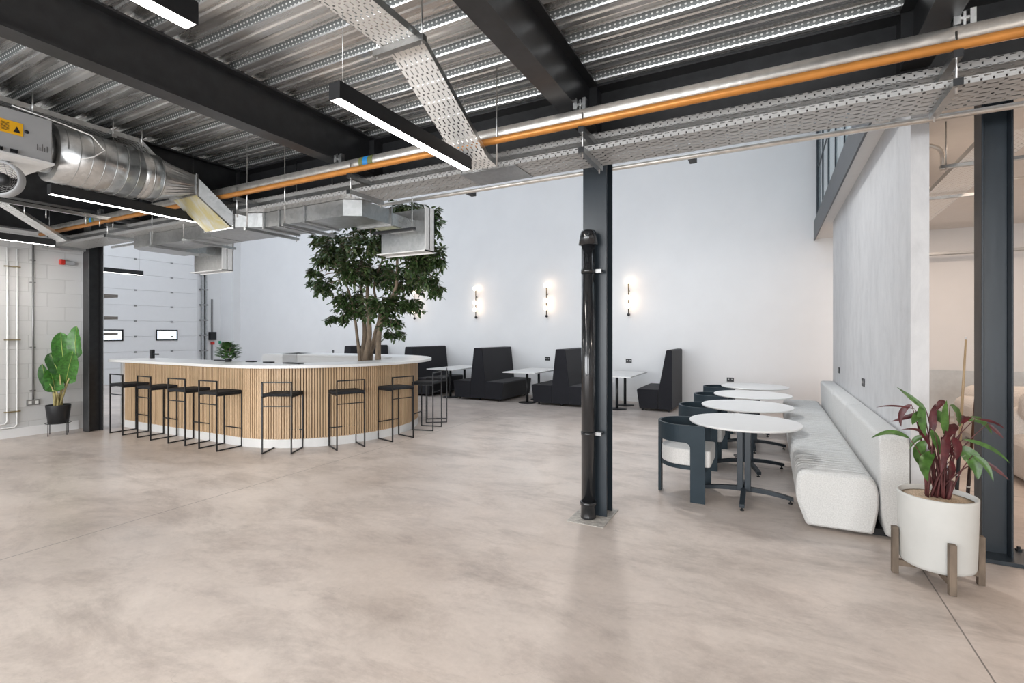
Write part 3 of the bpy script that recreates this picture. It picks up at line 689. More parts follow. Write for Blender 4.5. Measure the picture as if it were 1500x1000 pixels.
for i, q in enumerate(st):
    a, b, c_, d_ = q
    mn = Vector(((a[0] + b[0]) / 2, (a[1] + b[1]) / 2)); wv = Vector((b[0] - a[0], b[1] - a[1])); ang = math.atan2(wv.y, wv.x)
    fwd = Vector((-math.sin(ang), math.cos(ang)))
    if i == 0: ang = 0; fwd = Vector((0, 1))
    cpos = mn + fwd * .19
    if i == 0: sp.location = (cpos.x, cpos.y, 0); sp.rotation_euler = (0, 0, ang)
    else: dup(sp, (cpos.x, cpos.y, 0), ang, slab[i])

# ------------------------------------------------------------------ booths and tables by the back wall
def booth(name, label, xc, y0, y1, double=True, mirror=False):
    r = thing(name, label, 'booth', (xc, y0, 0), 0, 'charcoal booth sofas along the back wall')
    D = y1 - y0
    if double:
        body = [(-.66, .05), (.66, .05), (.70, .43), (.69, .45), (.20, .45), (.115, 1.24), (.10, 1.26), (-.10, 1.26), (-.115, 1.24), (-.20, .45), (-.69, .45), (-.70, .43)]
        back = [(-.20, .44), (.20, .44), (.115, 1.24), (.10, 1.26), (-.10, 1.26), (-.115, 1.24)]
        seats = [[(.21, .05), (.655, .05), (.70, .42), (.685, .45), (.21, .45)], [(-.21, .05), (-.655, .05), (-.70, .42), (-.685, .45), (-.21, .45)]]
        back = [(-.205, .05), (.205, .05), (.205, .44), (.115, 1.23), (.10, 1.25), (-.10, 1.25), (-.115, 1.23), (-.205, .44)]
        feet = (-.55, 0, .55)
    else:
        back = [(.0, .05), (.27, .05), (.27, 1.24), (.255, 1.26), (.165, 1.26), (.15, 1.24), (.0, .44)]
        seats = [[(-.01, .05), (-.385, .05), (-.44, .42), (-.43, .45), (-.01, .45)]]; feet = (-.33, .2)
    m = MB(); m.prism(back, 0, D, 'y'); m.build('backrest', MFAB, r, bevel=.012, seg=3)
    for s_ in seats: MB().prism(s_, 0, D, 'y').build('seat', MFAB, r, bevel=.012, seg=3)
    for y in (.08, D - .08):
        for x in feet: MB().lathe([(.022, 0), (.025, .05)], (x, y, 0), 10).build('foot', MBLK, r)
    return r
booth('booth_sofa', 'single charcoal booth sofa at the right end of the row, facing left', -2.02, 10.33, FY - .02, False)
booth('booth_sofa', 'double-sided charcoal booth sofa partly behind the middle column', -4.08, 10.12, FY - .02)
booth('booth_sofa', 'double-sided charcoal booth sofa left of the middle column, both its seats in view', -6.2, 10.12, FY - .02)
booth('booth_sofa', 'charcoal booth sofa just right of the tree, behind the end bar stools', -8.3, 10.12, FY - .02)
booth('booth_sofa', 'charcoal booth sofa furthest left, only its top showing behind the tree trunks', -10.45, 10.12, FY - .02)
bt = None
for x, lab in ((-2.87, 'white rectangular table beside the single booth seat, right of the middle column'), (-4.98, 'white rectangular table between the two middle booth seats'), (-7.12, 'white rectangular table right of the bar stools, between booths'), (-9.3, 'white rectangular table hidden mostly behind the round end of the bar')):
    if bt is None:
        r = thing('booth_table', lab, 'table', (x, 9.86, 0), 0, 'white rectangular booth tables')
        MB().box(-.40, .40, 0, 1.5, .705, .73).build('tabletop', MTOP, r, bevel=.003)
        for y in (.45, 1.1):
            MB().tube([(0, y, .01), (0, y, .705)], .03, 16).build('leg', MBLK, r)
            MB().lathe([(.2, 0), (.2, .008), (.05, .016), (0, .016)], (0, y, 0), 28).build('foot_plate', MBLK, r)
        bt = r
    else: dup(bt, (x, 9.86, 0), 0, lab)

# sconces on the back wall
sc = None
for x, lab in ((-9.28, 'warm globe wall light half hidden by the tree'), (-7.16, 'warm globe wall light above the booth right of the tree'), (-5.05, 'warm globe wall light just left of the middle column'), (-2.95, 'warm globe wall light right of the middle column')):
    if sc is None:
        r = thing('wall_light', lab, 'wall light', (x, FY, 0), 0, 'three-globe wall lights on the back wall')
        MB().tube([(0, -.07, 2.04), (0, -.07, 2.80)], .011, 10).build('stem', mat('antique_brass', (.12, .09, .05), .35, .8), r)
        MB().sphere((0, -.06, 2.04), .036).build('base_ball', MBLK, r)
        m = MB(); m.box(-.012, .012, -.07, 0, 2.58, 2.61); m.box(-.012, .012, -.06, 0, 2.03, 2.05); m.build('wall_fixing', MBLK, r)
        for z in (2.24, 2.44, 2.82):
            MB().sphere((-.0, -.12, z), .055).build('globe', MGLB, r)
        sc = r
    else: r = dup(sc, (x, FY, 0), 0, lab)
    for z in (2.24, 2.44, 2.82):
        a = bpy.data.lights.new('sconce', 'POINT'); a.energy = .5; a.color = (1, .62, .34); a.shadow_soft_size = .05
        lo = bpy.data.objects.new('light_source', a); COL.objects.link(lo); lo.parent = r; lo.location = (.08, -.14, z)
for x, z, w, lab in ((-5.05, .95, .07, 'black double socket on the back wall left of the middle column'), (-2.96, .95, .07, 'black double socket on the back wall above the booth table right of the middle column'), (-.76, .60, .07, 'black double socket on the back wall behind the furthest round table'), (-12.67, 1.0, .04, 'small black switch on the back wall left of the tree trunks')):
    g = thing('wall_socket', lab, 'wall socket', (x, FY, z)); MB().box(-w, w, -.012, 0, -.045, .045).build('plate', MBLK, g, bevel=.003)
    m = MB(); m.box(-w * .7, -w * .3, -.015, -.012, -.01, .02); m.box(w * .3, w * .7, -.015, -.012, -.01, .02); m.build('outlets', MSKT, g)
for y, z, lab in ((9.15, 1.03, 'further black socket on the plaster wall above the sofa'), (6.88, 1.04, 'nearer black socket on the plaster wall above the sofa')):
    g = thing('wall_socket', lab, 'wall socket', (.95, y, z)); MB().box(-.012, 0, -.075, .075, -.045, .045).build('plate', MBLK, g, bevel=.003)
    m = MB(); m.box(-.015, -.012, -.05, -.02, -.01, .02); m.box(-.015, -.012, .02, .05, -.01, .02); m.build('outlets', MSKT, g)

# ------------------------------------------------------------------ long sofa
sf = thing('banquette_sofa', 'long cream sofa running along the plaster wall', 'sofa', (0, 4.72, 0))
def rounded(poly, r, k=4):
    out = []; n = len(poly)
    for i in range(n):
        p0, p, p1 = Vector(poly[i - 1]), Vector(poly[i]), Vector(poly[(i + 1) % n]); rr = r[i] if isinstance(r, list) else r
        a = p + (p0 - p).normalized() * rr; b = p + (p1 - p).normalized() * rr
        for q in range(k + 1):
            t = q / k; out.append(tuple(a * (1 - t) ** 2 + p * 2 * t * (1 - t) + b * t * t))
    return out
def extr(name, prof, y0, y1, mt, par, grooves=0, lab=None, endr=.05):
    cx = sum(p[0] for p in prof) / len(prof); cz = sum(p[1] for p in prof) / len(prof); rings = []; ys = []
    ys = [(y0, .90), (y0 + endr * .15, .95), (y0 + endr * .5, .985), (y0 + endr, 1)]
    L = y1 - y0 - 2 * endr; n = max(2, int(L / .0183)) if grooves else 2
    random.seed(5)
    for k in range(1, n):
        y = y0 + endr + L * k / n; s_ = 1
        ys.append((y, 1 if not grooves or k % 5 else 1 - .016 * (.35 + .65 * random.random())))
    ys += [(y1 - endr, 1), (y1 - endr * .5, .985), (y1 - endr * .15, .95), (y1, .90)]
    zt = max(p[1] for p in prof)
    for y, s_ in ys:
        ring_ = []
        for x, z in prof:
            if y < y0 + endr - 1e-6 or y > y1 - endr + 1e-6: ring_.append((cx + (x - cx) * s_, y, cz + (z - cz) * s_))
            else: ring_.append((x, y, z - (1 - s_) * (1.0 if z > zt - .04 else 0)))
        rings.append(ring_)
    m = MB(); m.loft(rings); return m.build(name, mt, par, label=lab)
seatp = rounded([(.265, .022), (.185, .24), (.20, .47), (.72, .47), (.757, .36), (.755, .22), (.72, .022)], [.02, .08, .07, .06, .05, .05, .02])
backp = rounded([(.80, .022), (.765, .2), (.745, .81), (.945, .81), (.945, .022)], [.02, .05, .04, .04, .02])
ends = [0, 2.45, 5.05]
for k in range(2): extr('seat', seatp, ends[k] + .0, ends[k + 1] - .01, MSEATC, sf, 1)
for a, b in ((0.0, 1.95), (1.96, 3.30), (3.31, 5.05)): extr('backrest', backp, a, b, MSOFA, sf)
MB().box(.30, .92, .10, 4.95, 0, .052).build('plinth', MBLK, sf)

# ------------------------------------------------------------------ round tables
def make_rt():
    r = thing('round_table', '', 'table', (0, 0, 0), 0, 'white round tables in front of the sofa')
    MB().lathe([(0, .716), (.44, .716), (.492, .724), (.50, .733), (.50, .740), (.496, .744), (0, .744)], n=72, smooth=False).build('tabletop', MTOP, r)
    m = MB()
    for sx in (-1, 1):
        for sy in (-1, 1): m.box(sx * .034 - .026, sx * .034 + .026, sy * .034 - .026, sy * .034 + .026, .085, .712)
    m.box(-.2, .2, -.025, .025, .70, .716); m.box(-.025, .025, -.2, .2, .70, .716)
    m.build('pedestal', MBLU, r, bevel=.003)
    for k in range(4):
        a = k * PI / 2; c_, s_ = math.cos(a), math.sin(a); m = MB(); rings = []
        for q in range(7):
            t = q / 6; d = .02 + .40 * t; z1 = .112 - .05 * t * t; z0 = z1 - .045 + .012 * t
            rings.append([(d * c_ + s_ * .022, d * s_ - c_ * .022, z0), (d * c_ - s_ * .022, d * s_ + c_ * .022, z0), (d * c_ - s_ * .022, d * s_ + c_ * .022, z1), (d * c_ + s_ * .022, d * s_ - c_ * .022, z1)])
        m.loft(rings, smooth=False); m.build('leg', MBLU, r, bevel=.002)
        MB().lathe([(.018, 0), (.018, .01), (.006, .012), (.006, .035)], (.395 * c_, .395 * s_, 0), 12).build('foot', MBLK, r)
    return r
rt = make_rt(); tl = ['round white table nearest the camera', 'second round white table back from the camera', 'third round white table back from the camera', 'furthest round white table, nearest the back wall']
for k, (x, y, a) in enumerate(((-.225, 5.32, 0), (-.25, 6.53, .35), (-.225, 7.75, .1), (-.225, 8.96, .5))):
    if k == 0: rt.location = (x, y, 0); rt['label'] = tl[0]
    else: dup(rt, (x, y, 0), a, tl[k])

# ------------------------------------------------------------------ barrel chairs (local: front = +x)
def make_chair():
    r = thing('barrel_chair', '', 'chair', (0, 0, 0), 0, 'black barrel chairs at the round tables')
    R = .285; T = .026; F = .19; zt = .725; zb = .56; zl = .0
    # path along the outer face from near arm front, round the back, to far arm front, with a lower edge that drops into legs
    path = []
    L = .13
    for q in range(14): path.append(((F - F * q / 13), -R, F * q / 13))
    n = 40
    for q in range(1, n): t = -PI / 2 - PI * q / n; path.append((R * math.cos(t), R * math.sin(t), F + R * PI * q / n))
    tot = 2 * F + R * PI
    for q in range(14): path.append((F * q / 13, R, F + R * PI + F * q / 13))
    def low(s):
        s2 = min(s, tot - s)
        if s2 <= L: return 0.0
        if s2 < L + .05: return zb - .05 + math.sqrt(max(0, .05 ** 2 - (L + .05 - s2) ** 2))
        return zb
    A = []; 
    m = MB(); rows = []
    # refine at leg edge
    pts = []
    for i, (x, y, s_) in enumerate(path):
        pts.append((x, y, s_))
        if i + 1 < len(path):
            s1 = path[i + 1][2]
            for tgt in (L, L + .001, L + .012, L + .028, tot - L - .028, tot - L - .012, tot - L - .001, tot - L):
                if s_ < tgt < s1:
                    w = (tgt - s_) / (s1 - s_); pts.append((x + (path[i + 1][0] - x) * w, y + (path[i + 1][1] - y) * w, tgt))
    pts = sorted(set(pts), key=lambda p: p[2])
    def inner(x, y):
        if x >= 0: return (x, y + (T if y < 0 else -T))
        d = math.hypot(x, y); k = (d - T) / d; return (x * k, y * k)
    n = len(pts); vs = []
    for x, y, s_ in pts:
        ix, iy = inner(x, y); z0 = low(s_); rt_ = zt - (.012 if min(s_, tot - s_) < .004 else 0)
        vs += [(x, y, z0), (x, y, rt_), (ix, iy, rt_), (ix, iy, z0)]
    fs = []
    for i in range(n - 1):
        a = 4 * i; b = a + 4
        fs += [(a, b, b + 1, a + 1), (a + 1, b + 1, b + 2, a + 2), (a + 2, b + 2, b + 3, a + 3), (a + 3, b + 3, b, a)]
    fs += [(0, 1, 2, 3), (4 * n - 1, 4 * n - 2, 4 * n - 3, 4 * n - 4)]
    m.add(vs, fs, False); m.build('curved_back', MCH, r, bevel=.002, seg=1, label='curved back and arms that drop into two flat front legs')
    # rear leg
    m = MB(); vs = []; k2 = 6
    for q in range(k2 + 1):
        t = PI - .17 + .34 * q / k2
        for rr in (R, R - T):
            for z in (0, zb + .01): vs.append((rr * math.cos(t), rr * math.sin(t), z))
    fs = []
    for q in range(k2):
        a = 4 * q; b = a + 4; fs += [(a, b, b + 1, a + 1), (a + 2, a + 3, b + 3, b + 2), (a, a + 2, b + 2, b), (a + 1, b + 1, b + 3, a + 3)]
    fs += [(0, 1, 3, 2), (4 * k2, 4 * k2 + 2, 4 * k2 + 3, 4 * k2 + 1)]
    m.add(vs, fs); m.build('leg', MCH, r)
    def seat_out(rr, f, k=20): return [(f, -rr + .02), (f - .02, -rr)] + [(rr * math.cos(-PI / 2 - PI * q / k), rr * math.sin(-PI / 2 - PI * q / k)) for q in range(k + 1)] + [(f - .02, rr), (f, rr - .02)]
    MB().prism(seat_out(.255, .20), .30, .335).build('seat_frame', MCH, r)
    MB().prism(seat_out(.25, .235), .335, .49).build('seat_cushion', MCUSH, r, bevel=.03, seg=4)
    return r
ch = make_chair(); cl_ = ['black barrel chair with white seat nearest the camera', 'second black barrel chair back from the camera', 'third black barrel chair back, behind the second round table', 'furthest black barrel chair, at the last round table']
for k, y in enumerate((5.215, 6.46, 7.70, 8.86)):
    if k == 0: ch.location = (-.73, y, 0); ch['label'] = cl_[0]
    else: dup(ch, (-.71 - .02 * (k == 1), y, 0), 0, cl_[k])

# ------------------------------------------------------------------ right-hand room
def blob(name, label, loc, parts, mt, cat):
    r = thing(name, label, cat, loc)
    for nm, (x0, x1, y0, y1, z0, z1, bv) in parts: MB().box(x0, x1, y0, y1, z0, z1).build(nm, mt, r, bevel=bv, seg=6)
    return r
MROOM = m_boucle('soft_white_boucle', (.74, .70, .66), 120, .3)
blob('armchair', 'rounded white sofa seen between plaster wall and slate column', (3.6, 9.6, 0), [('base', (-1.0, 1.0, -.5, .5, .0, .45, .12)), ('backrest', (-1.0, 1.0, .1, .5, .3, .82, .18)), ('arm', (-1.1, -.75, -.5, .4, .1, .66, .15)), ('arm', (.75, 1.1, -.5, .4, .1, .66, .15))], MROOM, 'sofa')
blob('armchair', 'rounded white armchair at the right edge beyond the slate column', (2.85, 7.25, 0), [('base', (-.5, .6, -.5, .5, .0, .5, .14)), ('backrest', (-.5, .6, .15, .5, .3, .78, .17)), ('cushion', (-.42, .3, .0, .3, .6, .98, .14))], MROOM, 'armchair')
tag(boxo('dado_panel', mat('pale_blue_panel', (.62, .66, .68), .4), (1.6, 5.6, FY - .05, FY - .021, .1, .93)), 'pale blue-white low wall panel behind the white sofas', 'wall panel')
c = ytray('cable_tray', 'slotted cable tray under the mezzanine in the right-hand room', [(1.62, 4.95, 3.10), (1.80, 8.8, 3.16)], .34)
m = MB(); m.box(1.45, 2.05, 7.0, 7.04, 3.08, 3.11); m.build('strut', MG, c)
for x in (1.5, 2.0): MB().tube([(x, 7.02, 3.06), (x, 7.02, 3.5)], .006, 8).build('rod', MGD, c)
m = MB(); m.box(1.36, 1.95, 5.72, 5.76, 3.08, 3.11); m.build('strut', MG, c); MB().tube([(1.40, 5.74, 3.06), (1.40, 5.74, 3.5)], .006, 8).build('rod', MGD, c)
arc = [(1.10 + .16 * math.sin(t), 5.3, 3.14 + .16 * math.cos(t)) for t in [PI / 2 * q / 8 for q in range(9)]]
tag(MB().tube([(1.063, 6.0, 3.38)] + [(1.32 + .12 * math.sin(PI / 2 * q / 8), 6.0, 3.26 + .12 * math.cos(PI / 2 * q / 8)) for q in range(9)] + [(1.44, 6.0, 3.12)], .02, 12).build('bent_conduit', MFOIL), 'pale bent conduit beside the slate column', 'conduit')
tag(MB().tube([(1.063, 7.6, 3.30), (1.5, 7.6, 3.35), (4.5, 7.6, 3.35)], .015, 10).build('steel_conduit', MFOIL), 'slim conduit under the mezzanine soffit in the right-hand room', 'conduit')
r = thing('cable_ladder', 'pale slotted strip fixed across the far wall of the right-hand room', 'cable tray', (1.1, 11.3, 3.0)); MB().box(0, 6, 0, .15, 0, .04).build('tray_base', MTR1, r)
for x in (.6, 2.2, 3.8): MB().tube([(x, .07, -.03), (x, .07, .46)], .006, 8).build('rod', MGD, r)

# cues leaning on the back of the slate column
for (b, t_, lab, m1, m2) in (((1.31, 5.16, .0), (1.345, 5.02, 1.575), 'pool cue with a pale maple shaft leaning by the slate column', mat('maple', (.55, .40, .24), .35), MBLK),
                             ((1.385, 5.2, .0), (1.41, 5.02, 1.27), 'dark brown pool cue leaning close behind the slate column', mat('rosewood', (.10, .04, .02), .35), mat('dark_butt', (.03, .012, .01), .35)),
                             ((1.26, 5.16, .0), (1.24, 5.10, .93), 'short pale blue rod standing beside the pool cues', mat('pale_rod', (.55, .62, .75), .3), mat('pale_rod_end', (.5, .5, .5), .3))):
    r = thing('pool_cue', lab, 'pool cue', b); d = Vector(t_) - Vector(b)
    MB().tube([d * .0, d * .42], [.0145, .012], 12).build('butt', m2, r); MB().tube([d * .42, d * .985], [.0118, .0065], 12).build('shaft', m1, r)
    MB().tube([d * .985, d], [.0066, .0062], 12).build('tip', MTOP, r); MB().tube([d * .3, d * .31], [.0150, .0150], 12).build('ring', MTOP, r)

# ------------------------------------------------------------------ plants
def leafstrip(m, p0, p1, p2, w, nrm_hint, n=10, wav=.0, fold=.12, shape=0, twist=0):
    p0, p1, p2 = Vector(p0), Vector(p1), Vector(p2)
    ctrl = p1 * 2 - (p0 + p2) * .5
    pts = []; 
    for i in range(n + 1):
        t = i / n; pts.append(p0 * (1 - t) ** 2 + ctrl * 2 * t * (1 - t) + p2 * t * t)
    vs = []; H = Vector(nrm_hint)
    for i, p in enumerate(pts):
        t = i / n; d = (pts[min(i + 1, n)] - pts[max(i - 1, 0)]).normalized()
        side = d.cross(H)
        side = side.normalized() if side.length > 1e-4 else Vector((1, 0, 0))
        up = side.cross(d).normalized()
        a = twist * t; side = side * math.cos(a) + up * math.sin(a); up = side.cross(d).normalized()
        if shape == 0: ww = w * (math.sin(PI * min(1, t ** .8)) ** .8) * (1 - .15 * t)
        else: ww = w * (min(1, (t / .12)) ** .6) * (1 - max(0, (t - .55) / .45) ** 2.2) ** .75
        ww = max(ww, .0012)
        wv = wav * math.sin(t * 26) * w
        for k, q in ((-1, 1), (-.5, .35), (0, 0), (.5, .35), (1, 1)):
            vs.append(p + side * (k * ww / 2) + up * (fold * abs(k) * ww + wv * k * q))
    fs = [(i * 5 + k, i * 5 + k + 1, (i + 1) * 5 + k + 1, (i + 1) * 5 + k) for i in range(n) for k in range(4)]
    m.add(vs, fs, True)
#DATA<
RIGHTLEAVES = [((0.8, 4.024, 0.92), (0.69, 3.971, 0.96), (0.58, 3.919, 0.92), 0.033, 0), ((0.83, 4.04, 1.11), (0.71, 3.986, 1.13), (0.61, 3.933, 1.12), 0.013, 1), ((0.88, 4.007, 1.11), (0.81, 4.005, 1.18), (0.73, 4.002, 1.25), 0.033, 0), ((0.9, 4.092, 1.09), (0.81, 4.103, 1.05), (0.72, 4.114, 1.01), 0.033, 1), ((0.88, 4.077, 1.1), (0.83, 4.014, 1.06), (0.8, 3.952, 1.02), 0.047, 0), ((0.87, 4.054, 1.15), (0.86, 4.011, 1.04), (0.87, 3.967, 0.95), 0.05, 0), ((0.98, 4.017, 0.95), (0.96, 3.968, 1.08), (0.96, 3.92, 1.19), 0.043, 0), ((1.0, 4.021, 1.15), (1.05, 4.086, 1.09), (1.08, 4.15, 1.0), 0.057, 0), ((0.92, 4.083, 1.09), (0.97, 4.099, 1.06), (1.01, 4.116, 1.0), 0.067, 0), ((1.05, 4.08, 1.02), (1.0, 4.012, 0.99), (0.96, 3.944, 0.93), 0.057, 1), ((0.91, 4.031, 0.99), (0.94, 4.048, 0.91), (0.96, 4.066, 0.82), 0.043, 0), ((0.9, 4.073, 0.91), (0.86, 4.101, 0.82), (0.89, 4.129, 0.71), 0.067, 0), ((0.94, 4.088, 0.84), (0.87, 4.001, 0.77), (0.87, 3.914, 0.68), 0.07, 0), ((0.88, 4.061, 0.93), (0.84, 4.069, 0.91), (0.81, 4.078, 0.84), 0.033, 0), ((0.99, 4.051, 0.97), (0.97, 3.995, 0.87), (0.94, 3.94, 0.74), 0.05, 1), ((1.01, 4.047, 0.8), (1.0, 3.981, 0.75), (0.97, 3.915, 0.71), 0.037, 1), ((1.09, 4.093, 1.05), (1.17, 4.113, 1.05), (1.23, 4.132, 0.97), 0.043, 0), ((1.13, 4.055, 1.07), (1.2, 4.014, 1.06), (1.24, 3.974, 1.03), 0.02, 1), ((1.2, 4.091, 1.04), (1.23, 4.071, 1.0), (1.26, 4.05, 0.96), 0.023, 1), ((1.08, 4.088, 0.93), (1.21, 4.108, 0.89), (1.31, 4.127, 0.8), 0.027, 0), ((1.16, 4.051, 0.82), (1.22, 4.028, 0.77), (1.27, 4.006, 0.72), 0.027, 1), ((1.04, 4.06, 0.88), (1.11, 4.035, 0.82), (1.13, 4.011, 0.7), 0.093, 0), ((1.11, 4.016, 0.85), (1.16, 3.996, 0.8), (1.19, 3.975, 0.71), 0.037, 0), ((1.06, 4.081, 1.03), (1.07, 3.992, 1.08), (1.09, 3.902, 1.09), 0.047, 1), ((0.92, 4.005, 0.98), (0.92, 4.035, 1.07), (0.94, 4.065, 1.15), 0.043, 1), ((0.81, 4.028, 1.14), (0.76, 4.034, 1.08), (0.76, 4.04, 0.99), 0.037, 1), ((0.89, 4.047, 0.93), (0.84, 4.017, 0.98), (0.75, 3.986, 0.98), 0.02, 1), ((0.86, 4.1, 1.03), (0.87, 4.022, 0.96), (0.89, 3.945, 0.89), 0.037, 1), ((1.02, 4.041, 0.95), (1.03, 3.994, 0.89), (1.01, 3.947, 0.82), 0.047, 1), ((0.97, 4.063, 0.94), (0.99, 4.015, 0.88), (1.01, 3.967, 0.84), 0.04, 1), ((0.94, 4.036, 1.11), (0.97, 4.067, 1.16), (1.01, 4.099, 1.13), 0.037, 1)]
LEFTLEAVES = [((-9.79, 3.78, 1.19), (-9.83, 3.78, 1.45), (-9.77, 3.78, 1.72), 0.203), ((-9.89, 3.664, 1.07), (-9.96, 3.664, 1.34), (-10.01, 3.664, 1.62), 0.268), ((-9.9, 3.684, 0.8), (-9.79, 3.684, 1.06), (-9.65, 3.684, 1.32), 0.249), ((-9.86, 3.6, 0.94), (-10.04, 3.6, 1.12), (-10.19, 3.6, 1.29), 0.203), ((-9.86, 3.5, 0.77), (-10.09, 3.5, 0.91), (-10.19, 3.5, 1.12), 0.148), ((-9.88, 3.55, 0.68), (-9.95, 3.55, 0.86), (-10.07, 3.55, 1.04), 0.222), ((-9.76, 3.516, 0.71), (-9.99, 3.516, 0.71), (-10.18, 3.516, 0.77), 0.092)]
TREESTEMS = [([(-6.27, 6.35, 0.45), (-6.27, 6.35, 1.11), (-6.31, 6.324, 1.58), (-6.36, 6.316, 1.91), (-6.41, 6.253, 2.28), (-6.69, 6.334, 2.66)], 0.035, 0.012), ([(-6.37, 6.5, 0.45), (-6.37, 6.5, 1.1), (-6.32, 6.52, 1.58), (-6.43, 6.579, 2.12), (-6.57, 6.636, 2.62), (-6.71, 6.594, 3.06)], 0.055, 0.015), ([(-6.19, 6.4, 0.45), (-6.19, 6.4, 1.11), (-6.05, 6.352, 1.58), (-6.1, 6.358, 2.16), (-6.26, 6.54, 2.6), (-6.14, 6.51, 3.12)], 0.06, 0.016), ([(-6.27, 6.6, 0.45), (-6.27, 6.6, 1.09), (-6.2, 6.644, 1.58), (-6.07, 6.624, 1.94), (-6.27, 6.695, 2.43), (-5.91, 6.517, 2.87)], 0.045, 0.014), ([(-5.81, 6.3, 0.45), (-5.81, 6.3, 1.12), (-5.79, 6.294, 1.46), (-5.65, 6.227, 1.91), (-5.39, 6.264, 2.35), (-5.54, 6.485, 2.95), (-5.07, 6.216, 3.26)], 0.055, 0.014), ([(-6.26, 6.55, 0.45), (-6.26, 6.55, 1.04), (-6.03, 6.504, 1.52), (-5.79, 6.484, 2.04), (-5.42, 6.635, 2.44), (-4.95, 6.495, 2.58)], 0.035, 0.01)]
TREECLUSTERS = [(-6.77, 6.253, 3.04, 0.37, 0.4, 0.27, 702), (-5.84, 6.118, 3.03, 0.49, 0.53, 0.32, 1035), (-7.55, 6.737, 2.51, 0.24, 0.26, 0.25, 453), (-6.51, 6.347, 2.17, 0.35, 0.38, 0.29, 714), (-6.23, 6.196, 2.64, 0.39, 0.43, 0.38, 1008), (-4.97, 6.092, 2.96, 0.44, 0.47, 0.34, 990), (-4.6, 6.089, 3.24, 0.22, 0.25, 0.43, 660), (-4.51, 6.168, 2.75, 0.11, 0.25, 0.34, 315), (-5.47, 6.524, 2.49, 0.44, 0.47, 0.36, 1050), (-4.7, 6.155, 2.4, 0.26, 0.28, 0.14, 306), (-5.52, 6.079, 2.04, 0.39, 0.43, 0.27, 738), (-5.19, 6.393, 2.07, 0.22, 0.25, 0.18, 330), (-6.65, 6.224, 1.86, 0.2, 0.25, 0.11, 225), (-5.87, 6.748, 1.59, 0.2, 0.25, 0.11, 225), (-5.04, 6.136, 3.49, 0.39, 0.43, 0.25, 684), (-7.4, 6.42, 2.71, 0.11, 0.25, 0.09, 150), (-7.49, 6.592, 3.35, 0.15, 0.25, 0.14, 216), (-6.05, 6.337, 3.48, 0.48, 0.52, 0.25, 816), (-6.28, 6.741, 2.68, 0.41, 0.45, 0.34, 945), (-7.08, 6.384, 2.91, 0.28, 0.31, 0.25, 519), (-4.87, 6.219, 2.7, 0.31, 0.33, 0.27, 594), (-6.61, 6.337, 3.25, 0.44, 0.47, 0.11, 390), (-5.32, 6.076, 1.77, 0.2, 0.25, 0.11, 225), (-6.38, 6.345, 1.99, 0.24, 0.26, 0.18, 354), (-4.55, 6.224, 2.26, 0.07, 0.25, 0.14, 144), (-7.77, 6.673, 2.57, 0.09, 0.25, 0.06, 120)]
#DATA>

# right planter
px_, py_ = .965, 4.15
pt = thing('potted_plant', 'plant with green and burgundy leaves in a pale pot on timber legs', 'potted plant', (px_, py_, 0))
MB().lathe([(0, .095), (.175, .095), (.192, .105), (.197, .125), (.208, .54), (.208, .555), (.195, .555), (.193, .50), (0, .50)], n=56).build('pot', MCON, pt)
MB().lathe([(0, .538), (.10, .535), (.193, .525)], n=40).build('gravel', MGRAV, pt)
for k in range(4):
    a = k * PI / 2 + .10; c_, s_ = math.cos(a), math.sin(a)
    M = Matrix.Rotation(a, 4, 'Z')
    MB().box(.207, .243, -.019, .019, 0, .31, M).build('leg', MWLEG, pt, bevel=.003)
m = MB()
for k in range(2): m.box(-.21, .21, -.017, .017, .055, .093, Matrix.Rotation(k * PI / 2 + .10, 4, 'Z'))
m.build('cross_brace', MWLEG, pt)
MLG = m_leaf('leaf_green_burgundy', (.055, .125, .025), (.085, .014, .017), rough=.35)
MLB = m_leaf('leaf_burgundy', (.075, .013, .016), (.10, .02, .022), rough=.4)
MST = mat('burgundy_stem', (.09, .025, .025), .6, var=.4, scale=20, stretch=(1, 1, .3))
mg, mb_, ms = MB(), MB(), MB()
random.seed(11)
for a, b, c_, w, burg in RIGHTLEAVES:
    a, b, c_ = [Vector(q) - Vector((px_, py_, 0)) for q in (a, b, c_)]
    hint = (random.uniform(-.3, .3), -1, random.uniform(.2, .7))
    leafstrip(mb_ if burg else mg, a, b, c_, w, hint, 14, .05, .14, 0, random.uniform(-.4, .4))
    base = Vector((random.uniform(-.06, .06), random.uniform(-.05, .05), .52)); top = a
    mid = base * .45 + top * .55 + Vector((-(top.x - base.x) * .25, 0, .03))
    q = [base * (1 - t) ** 2 + mid * 2 * t * (1 - t) + top * t * t for t in [k / 6 for k in range(7)]]
    ms.tube(q, [.0065 - .0045 * k / 6 for k in range(7)], 6)
for k in range(9):
    x, y = random.uniform(-.06, .06), random.uniform(-.05, .05)
    ms.tube([(x * .8, y * .8, .52), (x, y, .58), (x * 1.15, y * 1.1, .66)], [.011, .010, .006], 7)
ms.build('stems', MST, pt); mg.build('green_leaves', MLG, pt, recalc=False); mb_.build('burgundy_leaves', MLB, pt, recalc=False)

